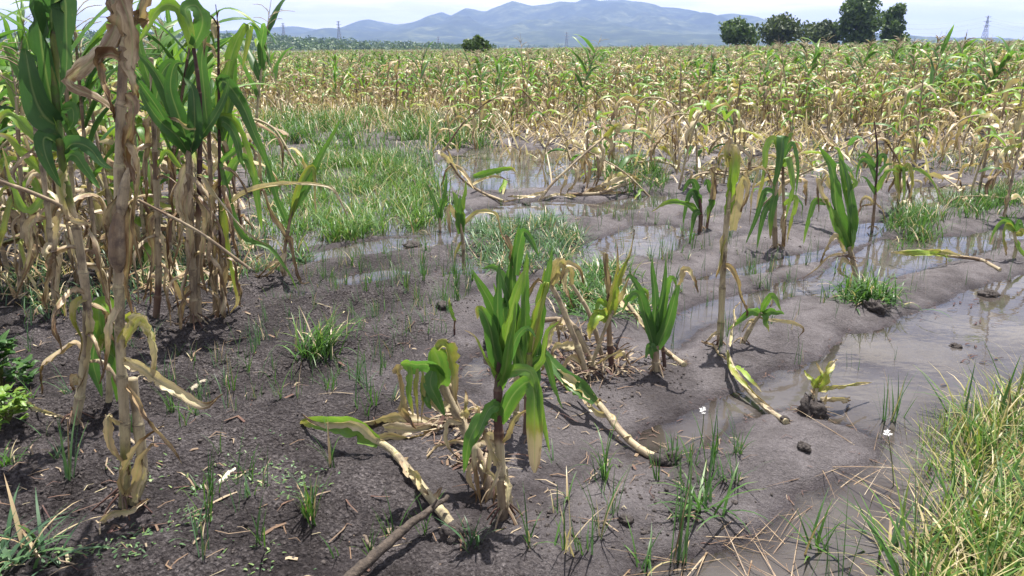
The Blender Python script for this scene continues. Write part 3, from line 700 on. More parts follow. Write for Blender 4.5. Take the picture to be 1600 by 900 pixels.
# --- left clump, nearest stalks
plant('tall brown dead maize stalk standing nearest the camera, tattered sheaths hanging from it', (190, 790),
  [([(190,790),(196,720),(194,640),(189,560),(187,480),(185,420),(186,300),(189,180),(194,80),(200,-10),(205,-90),(212,-220)], .0175, .013, lambda t: np.where(t < .12, .28, .52) + .12 * (t > .6)),
   ([(206,800,.02),(222,740,.02),(216,660,.03),(206,590,.05)], .020, .016, .52)],
  [([(193,30),(172,-6,-.02),(160,30,-.03),(152,75,-.02),(140,104,0),(131,122,0),(134,142,-.01),(150,168),(172,206)], .075, .93, dict(twist=.5, n=28, rough=.3)),
   ([(192,92),(172,82,-.03),(157,92,-.03),(160,125,-.02),(176,160),(181,192)], .05, .9, dict(twist=.8)),
   ([(176,70),(190,10,-.03),(207,-40,-.02),(206,-90)], .062, .80, dict(shape='strap', fold=.25, tip=.0, rough=.0, wave=.2)),
   ([(204,110,-.03),(203,60,-.03),(196,5,-.03),(190,-30)], .05, .84, dict(shape='strap', fold=.25, rough=.0, wave=.2)),
   ([(194,85,.0),(203,110,-.03),(206,140,-.03),(203,165,-.02)], .045, .88, dict(roll=.4, rough=.2)),
   ([(206,40,.0),(222,20,-.02),(236,-10),(246,-50)], .07, .8, dict(roll=.3)),
   ([(193,150),(203,160,-.02),(208,200,-.02),(203,250),(212,300)], .06, .92, dict(twist=1.)),
   ([(190,215),(210,235,-.03),(216,280,-.03),(208,330,-.02),(213,380),(224,445)], .035, .85, dict(twist=1.0, fold=.7)),
   ([(186,310),(197,335,-.02),(206,400,-.02),(202,450),(211,505)], .04, .9, {}),
   ([(188,300,-.02),(180,330,-.02),(172,400,-.02),(174,470)], .05, .9, dict(fold=.9)),
   ([(189,470),(182,510,-.03),(165,550,-.03),(148,602,-.05)], .035, .8, {}),
   ([(192,540),(215,500,-.02),(232,508,-.03),(240,545,-.03),(235,600,-.02)], .07, .55, {}),
   ([(193,560),(222,575,-.03),(250,605,-.04),(285,628,-.05),(318,634,-.06),(350,612,-.05)], .06, .7, dict(twist=.7)),
   ([(196,600),(232,650,-.05),(258,690,-.06),(285,725,-.06)], .03, .85, {}),
   ([(195,770,-.03),(190,745,-.05),(215,700,-.06),(258,660,-.04)], .05, .76, dict(fold=.8)),
   ([(196,775,-.03),(222,720,-.05),(236,694,-.04),(250,700,-.04)], .04, .8, {}),
   ([('g',158,815,.02),('g',180,800,.045),('g',210,795,.05),('g',232,783,.03)], .04, .75, {}),
   ([(208,785,-.03),(220,750,-.06),(224,720,-.06)], .04, .68, {}),
   ([(204,-60),(170,-150,.02),(110,-170,.05),(40,-90,.08)], .10, .15, {}), ([(206,-90),(240,-190,.02),(300,-210,.05),(380,-120,.08)], .10, .2, {}), ([(208,-120),(230,-180,.15),(220,-190,.35),(230,-90,.5)], .10, .3, {}), ([(207,-110),(190,-190,.1),(150,-190,.3),(110,-80,.45)], .10, .12, {}),  # leaves above the frame, added unseen to shade the stalks below
   ([(188,660,-.02),(176,645,-.04),(170,670,-.05),(180,715,-.05),(188,750,-.05)], .05, .7, dict(fold=.7))],
  extra=[('roots', (196,790), 9, .10, .05), ('ear', [(186,425,-.03),(183,395,-.035),(184,350,-.035),(193,315,-.03)], .026, .74), ('ear', [(188,345,-.03),(192,310,-.035),(197,280,-.035),(200,262,-.03)], .017, .62)])
plant('tall maize plant with the broadest dark green leaves, left of the nearest brown stalk', (116, 668),
  [([(116,668),(124,625),(133,560),(137,490),(131,430),(120,360),(105,300),(95,230),(88,150),(86,60),(90,-40)], .019, .014, lambda t: np.where(t > .55, .05, .56)),],
  [([(94,200),(64,178,-.04),(48,120,-.06),(38,84,-.05),(40,78,-.05)], .125, .0, dict(tip=.05, wave=.5, fold=.25)),
   ([(92,190),(70,120,.0),(62,50,-.02),(64,-30,-.03),(70,-90)], .115, .0, dict(tip=.05, fold=.3)),
   ([(84,60),(80,12,-.05),(97,-8,-.08),(107,20,-.09),(104,80,-.09),(92,156,-.08)], .130, .0, dict(tip=.08, wave=.5, fold=.22)),
   ([(88,-20),(60,-140,.1),(10,-160,.2),(-60,-80,.3)], .11, .05, {}), ([(89,-30),(120,-150,.1),(180,-160,.3),(210,-70,.45)], .11, .05, {}),  # unseen top leaves, added to cast shade on the clump
   ([(96,215,0),(72,150,-.03),(48,80,-.03),(22,-10,-.03),(10,-60)], .03, .3, dict(roll=1.1, tip=0)),
   ([(98,230),(72,215,-.04),(76,250,-.06),(94,292,-.07)], .09, .0, dict(tip=.05)),
   ([(98,170),(112,172,-.04),(115,190,-.05),(104,205,-.05)], .06, .05, dict(tip=.05)),
   ([(101,235),(122,222,-.02),(150,245,-.04),(176,264,-.05)], .075, .0, G_),
   ([(103,250),(118,240,-.03),(140,270,-.05),(156,292,-.06)], .06, .12, G_),
   ([(104,260),(96,290,-.03),(104,330,-.04),(116,352,-.04)], .05, .6, {}),
   ([(118,350),(107,345,-.03),(120,350,-.05),(137,352,-.06),(130,368,-.06)], .05, .8, {}),
   ([(118,345),(100,330,-.02),(84,380,-.03),(92,420,-.03)], .05, .78, {}),
   ([(134,465),(122,478,-.03),(123,520,-.04),(126,565,-.04)], .05, .52, dict(fold=.8)),
   ([(137,480),(142,520,-.02),(134,580,-.03),(120,614,-.03)], .05, .66, dict(fold=.9)),
   ([(128,600),(118,590,-.02),(114,612,-.03)], .05, .68, {}),
   ([('g',45,648,.02),('g',70,652,.04),('g',105,658,.04)], .04, .6, {})],
  extra=[('roots', (117,664), 8, .08, .04), ('tassel', (88,-40), (0,0,1), .25, 8, .7)], hang=(9, .8, 1.0, .15, .6, .4))
plant('slumped green maize top draped over the mud behind the nearest brown stalk', (170, 640),
  [([(170,640),(172,590),(170,540),(172,500)], .016, .012, .4)],
  [([(172,500),(168,476,-.02),(158,490,-.05),(162,530,-.06),(178,560,-.06)], .10, .22, G_),
   ([(172,505),(155,510,-.02),(148,560,-.03),(158,622,-.03)], .10, .06, G_),
   ([(172,510),(180,530,-.03),(182,580,-.05),(178,630,-.05)], .10, .12, G_),
   ([(172,505),(190,498,-.01),(205,496,-.02),(224,505,-.02),(238,535,-.02)], .075, .45, {}),
   ([(172,520),(160,540,-.06),(165,525,-.07),(150,560,-.07)], .05, .34, {})])
plant('thin tan maize stalk with curled brown leaves, behind and right of the nearest stalk', (243, 497),
  [([(243,497),(248,430),(246,340),(243,260),(240,180),(236,90)], .020, .012, lambda t: np.where(t < .18, .92, .66))],
  [([(243,180),(228,200,-.03),(232,260,-.04),(222,320,-.04)], .06, .85, {}),
   ([(244,260),(262,240,-.03),(282,262,-.03),(300,262,-.03)], .05, .3, {}),
   ([(245,330),(232,350,-.03),(236,410,-.03),(226,470,-.03)], .06, .86, {}),
   ([(246,360),(262,390,-.02),(258,440,-.02),(268,490,-.03)], .05, .8, {}),
   ([(240,170),(252,120,-.02),(270,100,-.02),(276,140,-.04)], .08, .05, G_),
   ([(238,140),(222,90,.0),(214,40),(222,-5)], .07, .12, G_)], hang=(10, .85, 1.0, .15, .8, .42))
plant('maize plant with a fan of big dark green blades, right of the nearest brown stalk', (303, 517),
  [([(303,517),(302,440),(298,350),(296,280),(294,230)], .022, .016, .66), ([(312,512,.03),(308,420,.03),(311,300,.03),(313,180,.02),(309,120,.02),(302,72,.02)], .017, .009, lambda t: np.where(t > .4, .97, .72))],
  [([(294,235),(268,205,-.04),(240,160,-.06),(212,118,-.07),(204,90)], .085, .0, dict(tip=.08, roll=.2)),
   ([(295,240),(280,215,-.08),(250,190,-.12),(226,158,-.14),(214,130,-.13)], .085, .02, dict(tip=.1)),
   ([(295,230),(280,180,-.02),(268,135,-.03),(272,100,-.04),(288,102,-.05)], .10, .0, G_),
   ([(298,235),(306,190,-.03),(300,140,-.02),(286,120,-.0)], .10, .0, G_),
   ([(296,230),(270,170,.05),(240,110,.07),(210,78,.08)], .10, .05, G_),
   ([(297,240),(330,190,0),(352,150,.02),(360,120,.03)], .07, .05, G_),
   ([(302,75),(285,20,0),(262,6,-.02),(242,20,-.03),(226,52,-.02),(216,66)], .085, .28, dict(tip=.05)),
   ([(302,72),(318,40,-.02),(306,5,-.03),(288,8,-.05),(296,36,-.06),(306,62,-.06)], .105, .14, dict(tip=.25, fold=.25)),
   ([(295,250),(280,300,-.03),(284,360,-.04),(270,420,-.03)], .06, .84, {}),
   ([(300,260),(292,320,-.03),(300,380,-.04),(288,450,-.04)], .07, .82, {}),
   ([(302,300),(320,330,-.04),(316,400,-.05),(324,460,-.05)], .06, .8, {}),
   ([(310,275),(318,278,-.05),(342,306,-.07),(380,360,-.09),(420,385,-.08)], .05, .7, dict(fold=.9)),
   ([(303,440),(290,460,-.02),(284,500,-.03),(272,520)], .04, .85, {}),
   ([(311,200),(290,195,-.05),(262,180,-.06)], .05, .6, {})],
  extra=[('roots', (305,514), 9, .1, .05)], hang=(12, .82, 1.0, .12, .85, .45))
plant('maize plant with thin dark purple stem and green leaves drooping right at the clump edge', (348, 505),
  [([(350,505),(346,420),(344,330),(343,250),(342,150),(341,40)], .013, .006, lambda t: np.where(t < .3, .70, 1.0)), ([(338,508,.04),(336,420,.05),(330,300,.06),(326,200,.07)], .017, .010, .72)],
  [([(340,140),(352,128,-.04),(376,160,-.06),(398,210,-.08),(422,268,-.09)], .095, .04, dict(tip=.12)),
   ([(342,180),(366,190,-.03),(385,225,-.05),(397,275,-.05)], .06, .3, G_),
   ([(344,205),(352,190,-.05),(372,230,-.07),(384,268,-.07)], .07, .1, G_),
   ([(345,200),(352,140,.02),(362,80,.03),(380,42,.04),(388,48,.03),(380,110,.01)], .095, .26, dict(tip=.15, wave=1.5)),
   ([(345,220),(360,170,.05),(366,110,.06),(372,60,.06)], .09, .15, G_),
   ([(327,205),(318,150,.02),(316,90,.02),(330,50,.02),(336,80)], .09, .1, G_),
   ([(344,250),(362,330,-.06),(384,372,-.08),(420,385,-.1),(446,420,-.12),(466,458,-.13)], .045, .16, dict(tip=.05)),
   ([(344,255),(368,232,-.03),(392,226,-.03),(400,235)], .045, .2, G_),
   ([(345,300),(372,250,-.02),(392,256,-.02),(404,330,-.03),(410,360)], .07, .25, G_),
   ([(346,330),(358,320,-.05),(392,300,-.07),(460,288,-.06),(512,292,-.04),(530,312,-.03),(546,345,-.03)], .045, .62, dict(tip=.3, n=26, roll=.5)),
   ([(346,310),(350,350,-.03),(362,410,-.03),(372,470,-.03),(360,510)], .06, .4, {}),
   ([(345,290),(330,320,-.03),(334,380,-.03),(326,450)], .06, .85, {}),
   ([(346,380),(356,410,-.03),(350,450,-.03),(358,500)], .05, .84, {}),
   ([(342,110),(352,96,-.02),(362,92,-.03)], .02, .8, {}),
   ([(341,90),(326,70,.0),(310,66,-.02)], .03, .72, {}), ([(338,60),(330,35,0),(322,38,-.01),(326,90,-.01)], .06, .66, {})],
  extra=[('roots', (346,503), 8, .08, .04), ('tassel', (341,44), (0,0,1), .12, 3, .97)], hang=(11, .8, 1.0, .12, .6, .42))
plant('leaning pale green maize top, limp brown leaves at its foot, beside the left clump', (448, 438),
  [([(448,438),(444,400),(450,360),(458,320)], .014, .010, .72)],
  [([(452,345),(466,300,0),(494,252,.02),(518,214,.03),(536,184,.04)], .055, .14, G_),
   ([(456,335),(480,290,-.03),(505,240,-.03),(528,196,-.02)], .06, .2, G_),
   ([(455,340),(468,290,-.05),(488,262,-.06),(492,290,-.07),(494,335,-.07)], .05, .4, {}),
   ([(450,350),(432,300,-.03),(415,250,-.03),(398,200,-.03)], .06, .1, G_),
   ([(446,380),(452,372,-.04),(460,420,-.06),(470,444,-.07),(484,446,-.07)], .05, .95, {}),
   ([(446,370),(430,340,-.03),(412,300,-.02),(404,320,-.03)], .05, .85, {}),
   ([(446,395),(430,420,-.04),(420,450,-.05),(398,470,-.04)], .045, .86, {}),
   ([(447,390),(440,420,-.05),(446,455,-.05)], .04, .84, {}), ([(446,400),(425,412,-.06),(402,440,-.06)], .04, .8, {})])
plant('yellowing maize plant leaning in from the left edge of the field', (88, 497),
  [([(88,497),(84,420),(76,340),(66,260),(52,180),(40,110)], .020, .011, .62)],
  [([(68,270),(40,240,-.03),(16,215,-.05),(-12,208,-.05)], .07, .34, {}), ([(72,300),(44,330,-.03),(22,290,-.04),(4,230,-.04)], .06, .32, {}),
   ([(60,220),(30,190,0),(8,178),(-10,200)], .08, .3, {}), ([(76,340),(52,350,-.03),(40,400,-.04),(30,460,-.04)], .07, .85, {}),
   ([(80,380),(96,400,-.03),(92,450,-.03),(100,490)], .06, .82, {}), ([(50,170),(70,140,-.02),(84,160,-.03),(80,200,-.03)], .07, .2, {}), ([(45,140),(20,90),(6,70),(-8,90)], .06, .1, {})],
  extra=[('tassel', (40,112), (-.1,0,1), .22, 7, .75), ('roots', (88,495), 7, .08, .03)], hang=(8, .7, 1.0, .15, .7, .42))
plant('tan maize plant with yellow lower leaves, second from the left edge of the field', (30, 470),
  [([(30,470),(34,400),(36,320),(30,240),(26,150)], .017, .010, .68)],
  [([(34,330),(14,310,-.02),(6,360,-.03),(-4,420)], .07, .45, {}), ([(34,300),(54,280,-.02),(66,330,-.03),(74,400,-.03)], .06, .36, {}),
   ([(32,260),(10,250,-.02),(-6,280,-.02)], .08, .3, {}), ([(35,380),(52,392,-.02),(46,440),(54,480)], .05, .85, {}), ([(28,200),(44,150),(58,130),(66,170)], .07, .66, {}), ([(27,170),(10,120),(-4,130)], .06, .3, {})],
  extra=[('tassel', (26,150), (0,0,1), .3, 9, .66)], hang=(9, .45, 1.0, .15, .8, .42))
def broken_stem(label, pts, r, dry=.66, leaves=()):
    b = (pts[0][0], pts[0][1]); q = pts
    t = None
    Yb = pts[0][2]; P = [PY(p[0], p[1], p[2]) for p in pts]; org = P[0]
    t = empty('broken_maize_stem', org, label, 'maize stem', 'broken maize stems')
    stalk(P, r, r * .7, dry, nseed()).build('stalk', M_STALK, t, org)
    for lf in leaves: leaf([PY(*p) for p in lf[0]], lf[1], dry=lf[2], seed=nseed(), rough=.7, n=18).build('leaf', M_LEAF, t, org)
broken_stem('thin dry stem leaning across the clump towards the left edge of the photo', [(98,322,3.2),(60,305,3.15),(0,283,3.1),(-60,262,3.1)], .009, .72, [([(98,322,3.2),(120,335,3.2),(145,350,3.2)], .03, .75)])
broken_stem('thin dry stem slanting down to the right through the leafy clump', [(390,420,3.9),(310,362,3.85),(250,330,3.8),(215,312,3.75)], .009, .68)
# --- the green plant in the middle and its broken neighbours
plant('green maize plant in the middle foreground, one hanging leaf with a burnt orange tip', (786, 812),
  [([(786,812),(784,750),(780,690),(778,640),(779,590),(782,540)], .0185, .012, lambda t: np.where(t < .45, .62, .98)), ([(800,800,.04),(792,760,.03),(788,730,.02)], .012, .010, .55)],
  [([(783,560),(772,500,-.02),(758,455,-.03),(738,420,-.04)], .062, .12, G_),
   ([(782,575),(778,510,-.02),(779,440,-.02),(780,408,-.01)], .045, .05, G_),
   ([(783,570),(797,500,-.04),(813,440,-.06),(822,420,-.06)], .055, .26, G_),
   ([(781,580),(768,530,-.03),(758,490,-.05),(748,482,-.05),(744,500,-.05)], .06, .1, dict(tip=.5)),
   ([(779,600),(788,585,-.03),(806,577,-.05),(828,580,-.06),(838,610,-.07),(848,650,-.07),(860,705,-.06)], .05, .26, dict(tip=.05, wave=1.4)),
   ([(780,660),(800,620,-.03),(822,600,-.05),(832,612,-.07),(834,660,-.08),(836,737,-.08)], .062, .16, dict(tip=.62, shape='strap')),
   ([(781,652),(768,640,-.04),(752,656,-.06),(736,690,-.08),(724,740,-.08)], .075, .16, dict(tip=.05)),
   ([(780,625),(765,640,-.06),(750,668,-.08),(740,700,-.09)], .05, .2, G_),
   ([(782,600),(772,560,.02),(764,520,.03),(752,500,.03)], .04, .2, G_), ([(782,590),(800,545,-.05),(812,520,-.06),(826,512,-.07),(838,530,-.08)], .038, .14, G_), ([(781,610),(790,560,-.06),(798,520,-.07),(806,470,-.07)], .042, .2, G_),
   ([(783,690),(800,668,-.03),(818,645,-.05),(830,632,-.05)], .03, .62, dict(fold=.9)),
   ([(779,590),(760,560,-.04),(744,528,-.05),(724,515,-.05)], .014, .4, {}),
   ([(784,730),(766,700,-.03),(752,660,-.03)], .04, .72, {}), ([(784,740),(796,770,-.05),(792,800,-.06)], .03, .66, {}),
   ([(783,720),(770,750,-.05),(760,785,-.06)], .03, .8, {}), ([(783,700),(748,690,-.03),(744,720,-.05),(750,790,-.05)], .035, .85, {})],
  extra=[('roots', (788,808), 10, .09, .05)])
plant('bushy cluster of upright green maize blades standing just behind the middle plant', (822, 690),
  [([(822,690),(824,640),(826,590),(828,550)], .016, .012, lambda t: np.where(t < .6, .9, .3)), ([(806,640,.1),(808,590,.1),(812,520,.1)], .014, .010, .35)],
  [([(828,560),(842,510,0),(852,450,.01),(862,382,.02)], .06, .2, dict(tip=.02, roll=.2)),
   ([(826,565),(822,500),(822,430),(823,392)], .055, .2, G_),
   ([(826,560),(806,500,.05),(800,440,.05),(806,380,.04),(812,350,.03)], .05, .1, G_),
   ([(806,430,.02),(812,380,.0),(818,362,-.02),(832,378,-.04),(843,402,-.05)], .05, .1, G_),
   ([(824,570),(834,510,.04),(846,455,.05),(850,410,.06)], .045, .28, G_), ([(820,580),(812,520,.03),(818,450,.03),(830,400,.03)], .045, .24, G_), ([(826,590),(846,560,-.02),(856,520,-.03),(872,500,-.04)], .036, .3, G_), ([(816,590,.05),(798,540,.08),(784,480,.1),(770,440,.1)], .04, .2, G_),
   ([(827,560),(838,520,-.02),(850,470,-.04),(854,440,-.04),(842,490,-.06),(830,555,-.07)], .045, .40, dict(tip=.15)),
   ([(812,540,.08),(798,500,.06),(792,440,.06),(800,405,.05)], .055, .08, G_),
   ([(812,540,.08),(820,480,.06),(838,440,.05),(850,450,.03),(853,470,.03)], .035, .88, {}),
   ([(815,520,.08),(802,470,.06),(775,420,.05),(752,420,.04)], .06, .14, G_),
   ([(822,600,.0),(812,560,.03),(806,520,.04)], .05, .05, G_), ([(824,610),(838,570,.02),(842,520,.04)], .06, .02, G_),
   ([(826,575),(846,556,.02),(862,590,0),(880,640,-.02)], .045, .18, G_),
   ([(812,430,.06),(795,385,.06),(790,370,.06),(795,390,.05)], .045, .85, {}), ([(800,470,.06),(782,478,.04),(770,500,.03)], .05, .15, G_)])
plant('maize plant snapped over, its pale green top folded down on a tan stem', (772, 775),
  [([(772,775),(748,715,.03),(724,668,.05),(704,630,.06),(690,598,.06)], .020, .015, .62), ([(766,770,.03),(738,690,.06),(715,640,.08),(702,600,.08)], .012, .009, .72)],
  [([(690,605,.05),(684,570,.03),(680,540,.02)], .085, .24, dict(shape='strap', tip=.1)),
   ([(682,545,.02),(694,540,.03),(704,580,.03),(716,630,.03)], .06, .48, {}),
   ([(690,590,.05),(668,566,.01),(648,568,-.01),(624,572,-.02)], .075, .16, dict(shape='strap', roll=.5, tip=.1)),
   ([(626,570,-.02),(620,590,-.03),(632,630,-.04),(648,672,-.04)], .05, .68, dict(shape='strap', fold=.9)),
   ([(640,572,-.02),(640,610,-.03),(646,650,-.03)], .03, .3, {}), ([(652,576,-.02),(650,620,-.03),(652,664,-.03)], .024, .5, {}), ([(660,580,-.02),(661,620,-.03),(658,660,-.03)], .02, .5, {}),
   ([(676,580,0),(672,600,-.02),(684,625,-.03),(696,650,-.03)], .06, .12, G_), ([(672,590,.0),(664,610,-.02),(674,640,-.02)], .05, .14, G_),
   ([(702,625,.05),(690,640,.02),(672,620,.0),(660,600,-.01)], .05, .64, {}),
   ([(716,650,.05),(730,640,.03),(724,610,.04)], .04, .6, {}), ([(730,680,.05),(745,650,.05),(742,640,.03),(750,680,.03)], .03, .7, {}),
   ([(722,660,.04),(700,660,.03),(698,690,.02),(720,720,.02)], .03, .74, {}), ([(740,700,.03),(764,680,.0),(768,720,-.02),(760,760,-.02)], .04, .7, {}),
   ([(745,715,.0),(735,740,-.04),(742,790,-.05)], .03, .8, {}), ([(750,720,.02),(768,740,-.03),(772,790,-.05)], .03, .66, {})],
  extra=[('roots', (772,772), 8, .08, .04)])
def fallen(label, stem, r, leaves, dry=.6, rootball=None, name='fallen_maize_plant'):
    P = [G(p[0], p[1], p[2]) for p in stem]; P = [(p[0], p[1], max(p[2], zg(p[0], p[1]) + r * .7)) for p in P]; org = (P[0][0], P[0][1], zg(P[0][0], P[0][1]))
    t = empty(name, org, label, 'fallen maize plant', 'fallen maize plants')
    stalk(P, r, r * .75, dry, nseed(), gap=.16, sides=10, swell=.5).build('stalk', M_STALK, t, org)
    for lf in leaves:
        q = [G(p[0], p[1], p[2]) for p in lf[0]]; q = [(p[0], p[1], max(p[2], zg(p[0], p[1]) + .006)) for p in q]
        o = dict(lf[3]) if len(lf) > 3 else {}; o.setdefault('rough', .0 if lf[2] < .35 else .7)
        leaf(q, lf[1], dry=lf[2], seed=nseed(), n=20, **o).build('leaf', M_LEAF, t, org)
    Q = spline(P, 40)                       # the torn sheaths still clinging to the stem
    for i in range(2):
        s0 = .15 + .35 * i + random.uniform(-.04, .04); k0, k1 = int(s0 * 39), min(39, int((s0 + .2) * 39))
        off = np.array([random.uniform(-.5, .5) * r, random.uniform(-.5, .5) * r, r * .85]); seg = Q[k0:k1:3] + off
        if len(seg) > 1:
            fr = seg[-1] + (seg[-1] - seg[-2]) * .2 + np.array([random.uniform(-1, 1) * r * 2, random.uniform(-1, 1) * r * 2, random.uniform(-.5, .9) * r])
            leaf(np.vstack([seg, fr]), r * random.uniform(1.5, 2.3), side=(-(Q[-1] - Q[0])[1], (Q[-1] - Q[0])[0], .1), dry=random.uniform(.6, .9), rough=.25, fold=-.5, shape='strap', seed=nseed(), n=14).build('leaf', M_LEAF, t, org)
    if rootball:
        q = np.array(G(rootball[0], rootball[1], .03)); rb = rootball[2]; rg2 = np.random.default_rng(nseed()); m = MB()
        for _ in range(46):
            d = unit(rg2.normal(0, 1, 3)); d[2] = abs(d[2]) * .7 - .1; k = rb * rg2.uniform(.5, 1.3); s = rg2.normal(0, .25, 3) * rb
            z_ = lambda p_: np.array([p_[0], p_[1], max(p_[2], zg(p_[0], p_[1]) + .003)])
            m.join(tube([q + d * rb * .15, z_(q + d * k * .5 + s * .4), z_(q + d * k * .8 + s + [0, 0, -.02])], [.0028, .0022, .001], sides=4, n=7, dry=rg2.uniform(.62, .92), cap=False))
        clod_mb(tuple(q + [0, 0, .015]), rb * .75, nseed(), .8).build('root_ball', M_CLOD, t, org)
        m.build('roots', M_STALK, t, org)
    return t
UP = dict(side=None)
fallen('thick pale fallen maize stalk lying towards the camera below the snapped plant', [(716,838,.03),(690,800,.045),(660,762,.06),(632,728,.075),(608,700,.09),(590,690,.10)], .018,
  [([(594,690,.105),(560,672,.12),(520,664,.11),(480,656,.09),(464,660,.06)], .12, .26, dict(fold=.5, tip=.3)), ([(600,692,.1),(560,676,.14),(510,658,.13),(474,648,.10)], .05, .7), ([(640,730,.09),(662,760,.10),(668,775,.08)], .05, .62)], .50, (716,836,.07))
fallen('flattened dry leaves and stem lying behind the pale fallen stalk', [(770,690,.03),(720,672,.035),(670,668,.03),(610,664,.03)], .012,
  [([(545,664,.05),(600,655,.04),(660,658,.04),(730,650,.03)], .07, .7), ([(580,690,.03),(640,685,.04),(700,680,.03)], .07, .8), ([(600,668,.05),(640,672,.05),(700,664,.03),(760,668,.03)], .06, .75), ([(668,730,.03),(690,705,.05),(715,700,.05),(735,720,.04),(700,740,.03)], .04, .8), ([(690,660,.06),(730,640,.05),(760,650,.03)], .06, .72)], .8)
fallen('long fallen maize stalk reaching from the green cluster to the puddle', [(1046,724,.03),(1010,708,.035),(975,680,.06),(940,636,.11),(915,608,.15),(890,585,.19)], .0165,
  [([(930,628,.14),(898,598,.20),(868,572,.24),(838,540,.27)], .085, .10, dict(tip=.05)), ([(935,630,.13),(905,605,.19),(875,582,.22),(850,560,.22)], .06, .62), ([(920,620,.14),(893,606,.16),(880,592,.18)], .06, .24), ([(950,650,.09),(925,640,.10),(905,612,.10)], .04, .7)], .56, (1040,722,.07))
fallen('ragged fallen maize stalk bent into the big puddle, pale leaf along it', [(1228,664,.03),(1200,640,.03),(1170,610,.04),(1148,580,.07),(1136,552,.10)], .014,
  [([(1136,548,.13),(1142,580,.09),(1168,605,.07),(1210,640,.04)], .045, .50, dict(fold=.6)), ([(1140,540,.2),(1148,490,.22),(1154,470,.22)], .03, .66), ([(1134,562,.09),(1115,545,.05),(1098,534,.02)], .04, .78), ([(1150,572,.10),(1172,590,.10),(1188,615,.04)], .035, .34)], .55, (1226,660,.03))
fallen('uprooted maize plant dropped at the edge of the big puddle, root ball towards the camera', [(1268,640,.05),(1272,620,.10),(1275,606,.14)], .016,
  [([(1274,610,.13),(1266,594,.18),(1258,578,.20)], .036, .44, G_), ([(1275,608,.13),(1282,590,.19),(1276,566,.24)], .04, .42, dict(tip=.3)), ([(1276,608,.13),(1292,585,.2),(1307,562,.24)], .055, .44, dict(tip=.4)), ([(1277,610,.13),(1310,604,.12),(1362,597,.09)], .04, .52, dict(tip=.2)), ([(1276,632,.05),(1300,622,.06),(1335,626,.02)], .06, .78)], .5, (1268,644,.10))
fallen('fallen maize stalk with a green bladed end lying on the mud bar far right', [(1562,424,.03),(1530,410,.05),(1495,401,.09),(1465,398,.11)], .015,
  [([(1480,400,.11),(1450,398,.13),(1420,396,.12),(1392,393,.10)], .085, .38, dict(fold=.5)), ([(1500,400,.12),(1460,394,.14),(1400,391,.11)], .05, .6), ([(1478,402,.10),(1478,412,.05),(1476,418,.01)], .02, .85)], .7)
plant('young leafy green maize plant standing alone on the mud bar right of the dry stalks', (1026, 592),
  [([(1026,592),(1025,565),(1024,540)], .022, .016, .66), ([(1040,575,.05),(1036,545,.05),(1032,520,.05)], .010, .008, .9)],
  [([(1023,545),(1014,505,-.01),(1002,460,-.02),(984,432,-.04),(976,440,-.05)], .06, .1, G_), ([(1023,548),(1010,500,-.04),(1000,462,-.05),(986,462,-.06),(972,490,-.06)], .055, .1, G_),
   ([(1024,540),(1022,490),(1022,440),(1021,404)], .055, .08, G_), ([(1025,540),(1030,490),(1037,440),(1041,404)], .05, .1, G_), ([(1026,545),(1042,505,-.01),(1056,465,-.02),(1064,438,-.02)], .075, .12, dict(tip=.1)),
   ([(1027,535),(1036,480,.02),(1044,440,.02),(1052,434,.0),(1058,450,-.01)], .055, .2, G_), ([(1060,445,-.02),(1068,424,-.02),(1080,420,-.03),(1084,432,-.03),(1086,458,-.03)], .05, .68, {}),
   ([(1024,560),(1016,540,-.02),(1010,560,-.03)], .06, .12, G_)], extra=[('roots', (1027,590), 8, .06, .03)])
fallen('dry fallen stalk slanting down to the foot of the young green plant', [(1068,582,.03),(1050,558,.06),(1025,535,.14),(1000,500,.24),(975,468,.32),(955,445,.38)], .014, [([(990,485,.28),(960,470,.26),(950,500,.16)], .05, .7), ([(960,450,.38),(975,436,.38),(990,430,.3)], .04, .66)], .56, (1066,578,.05))
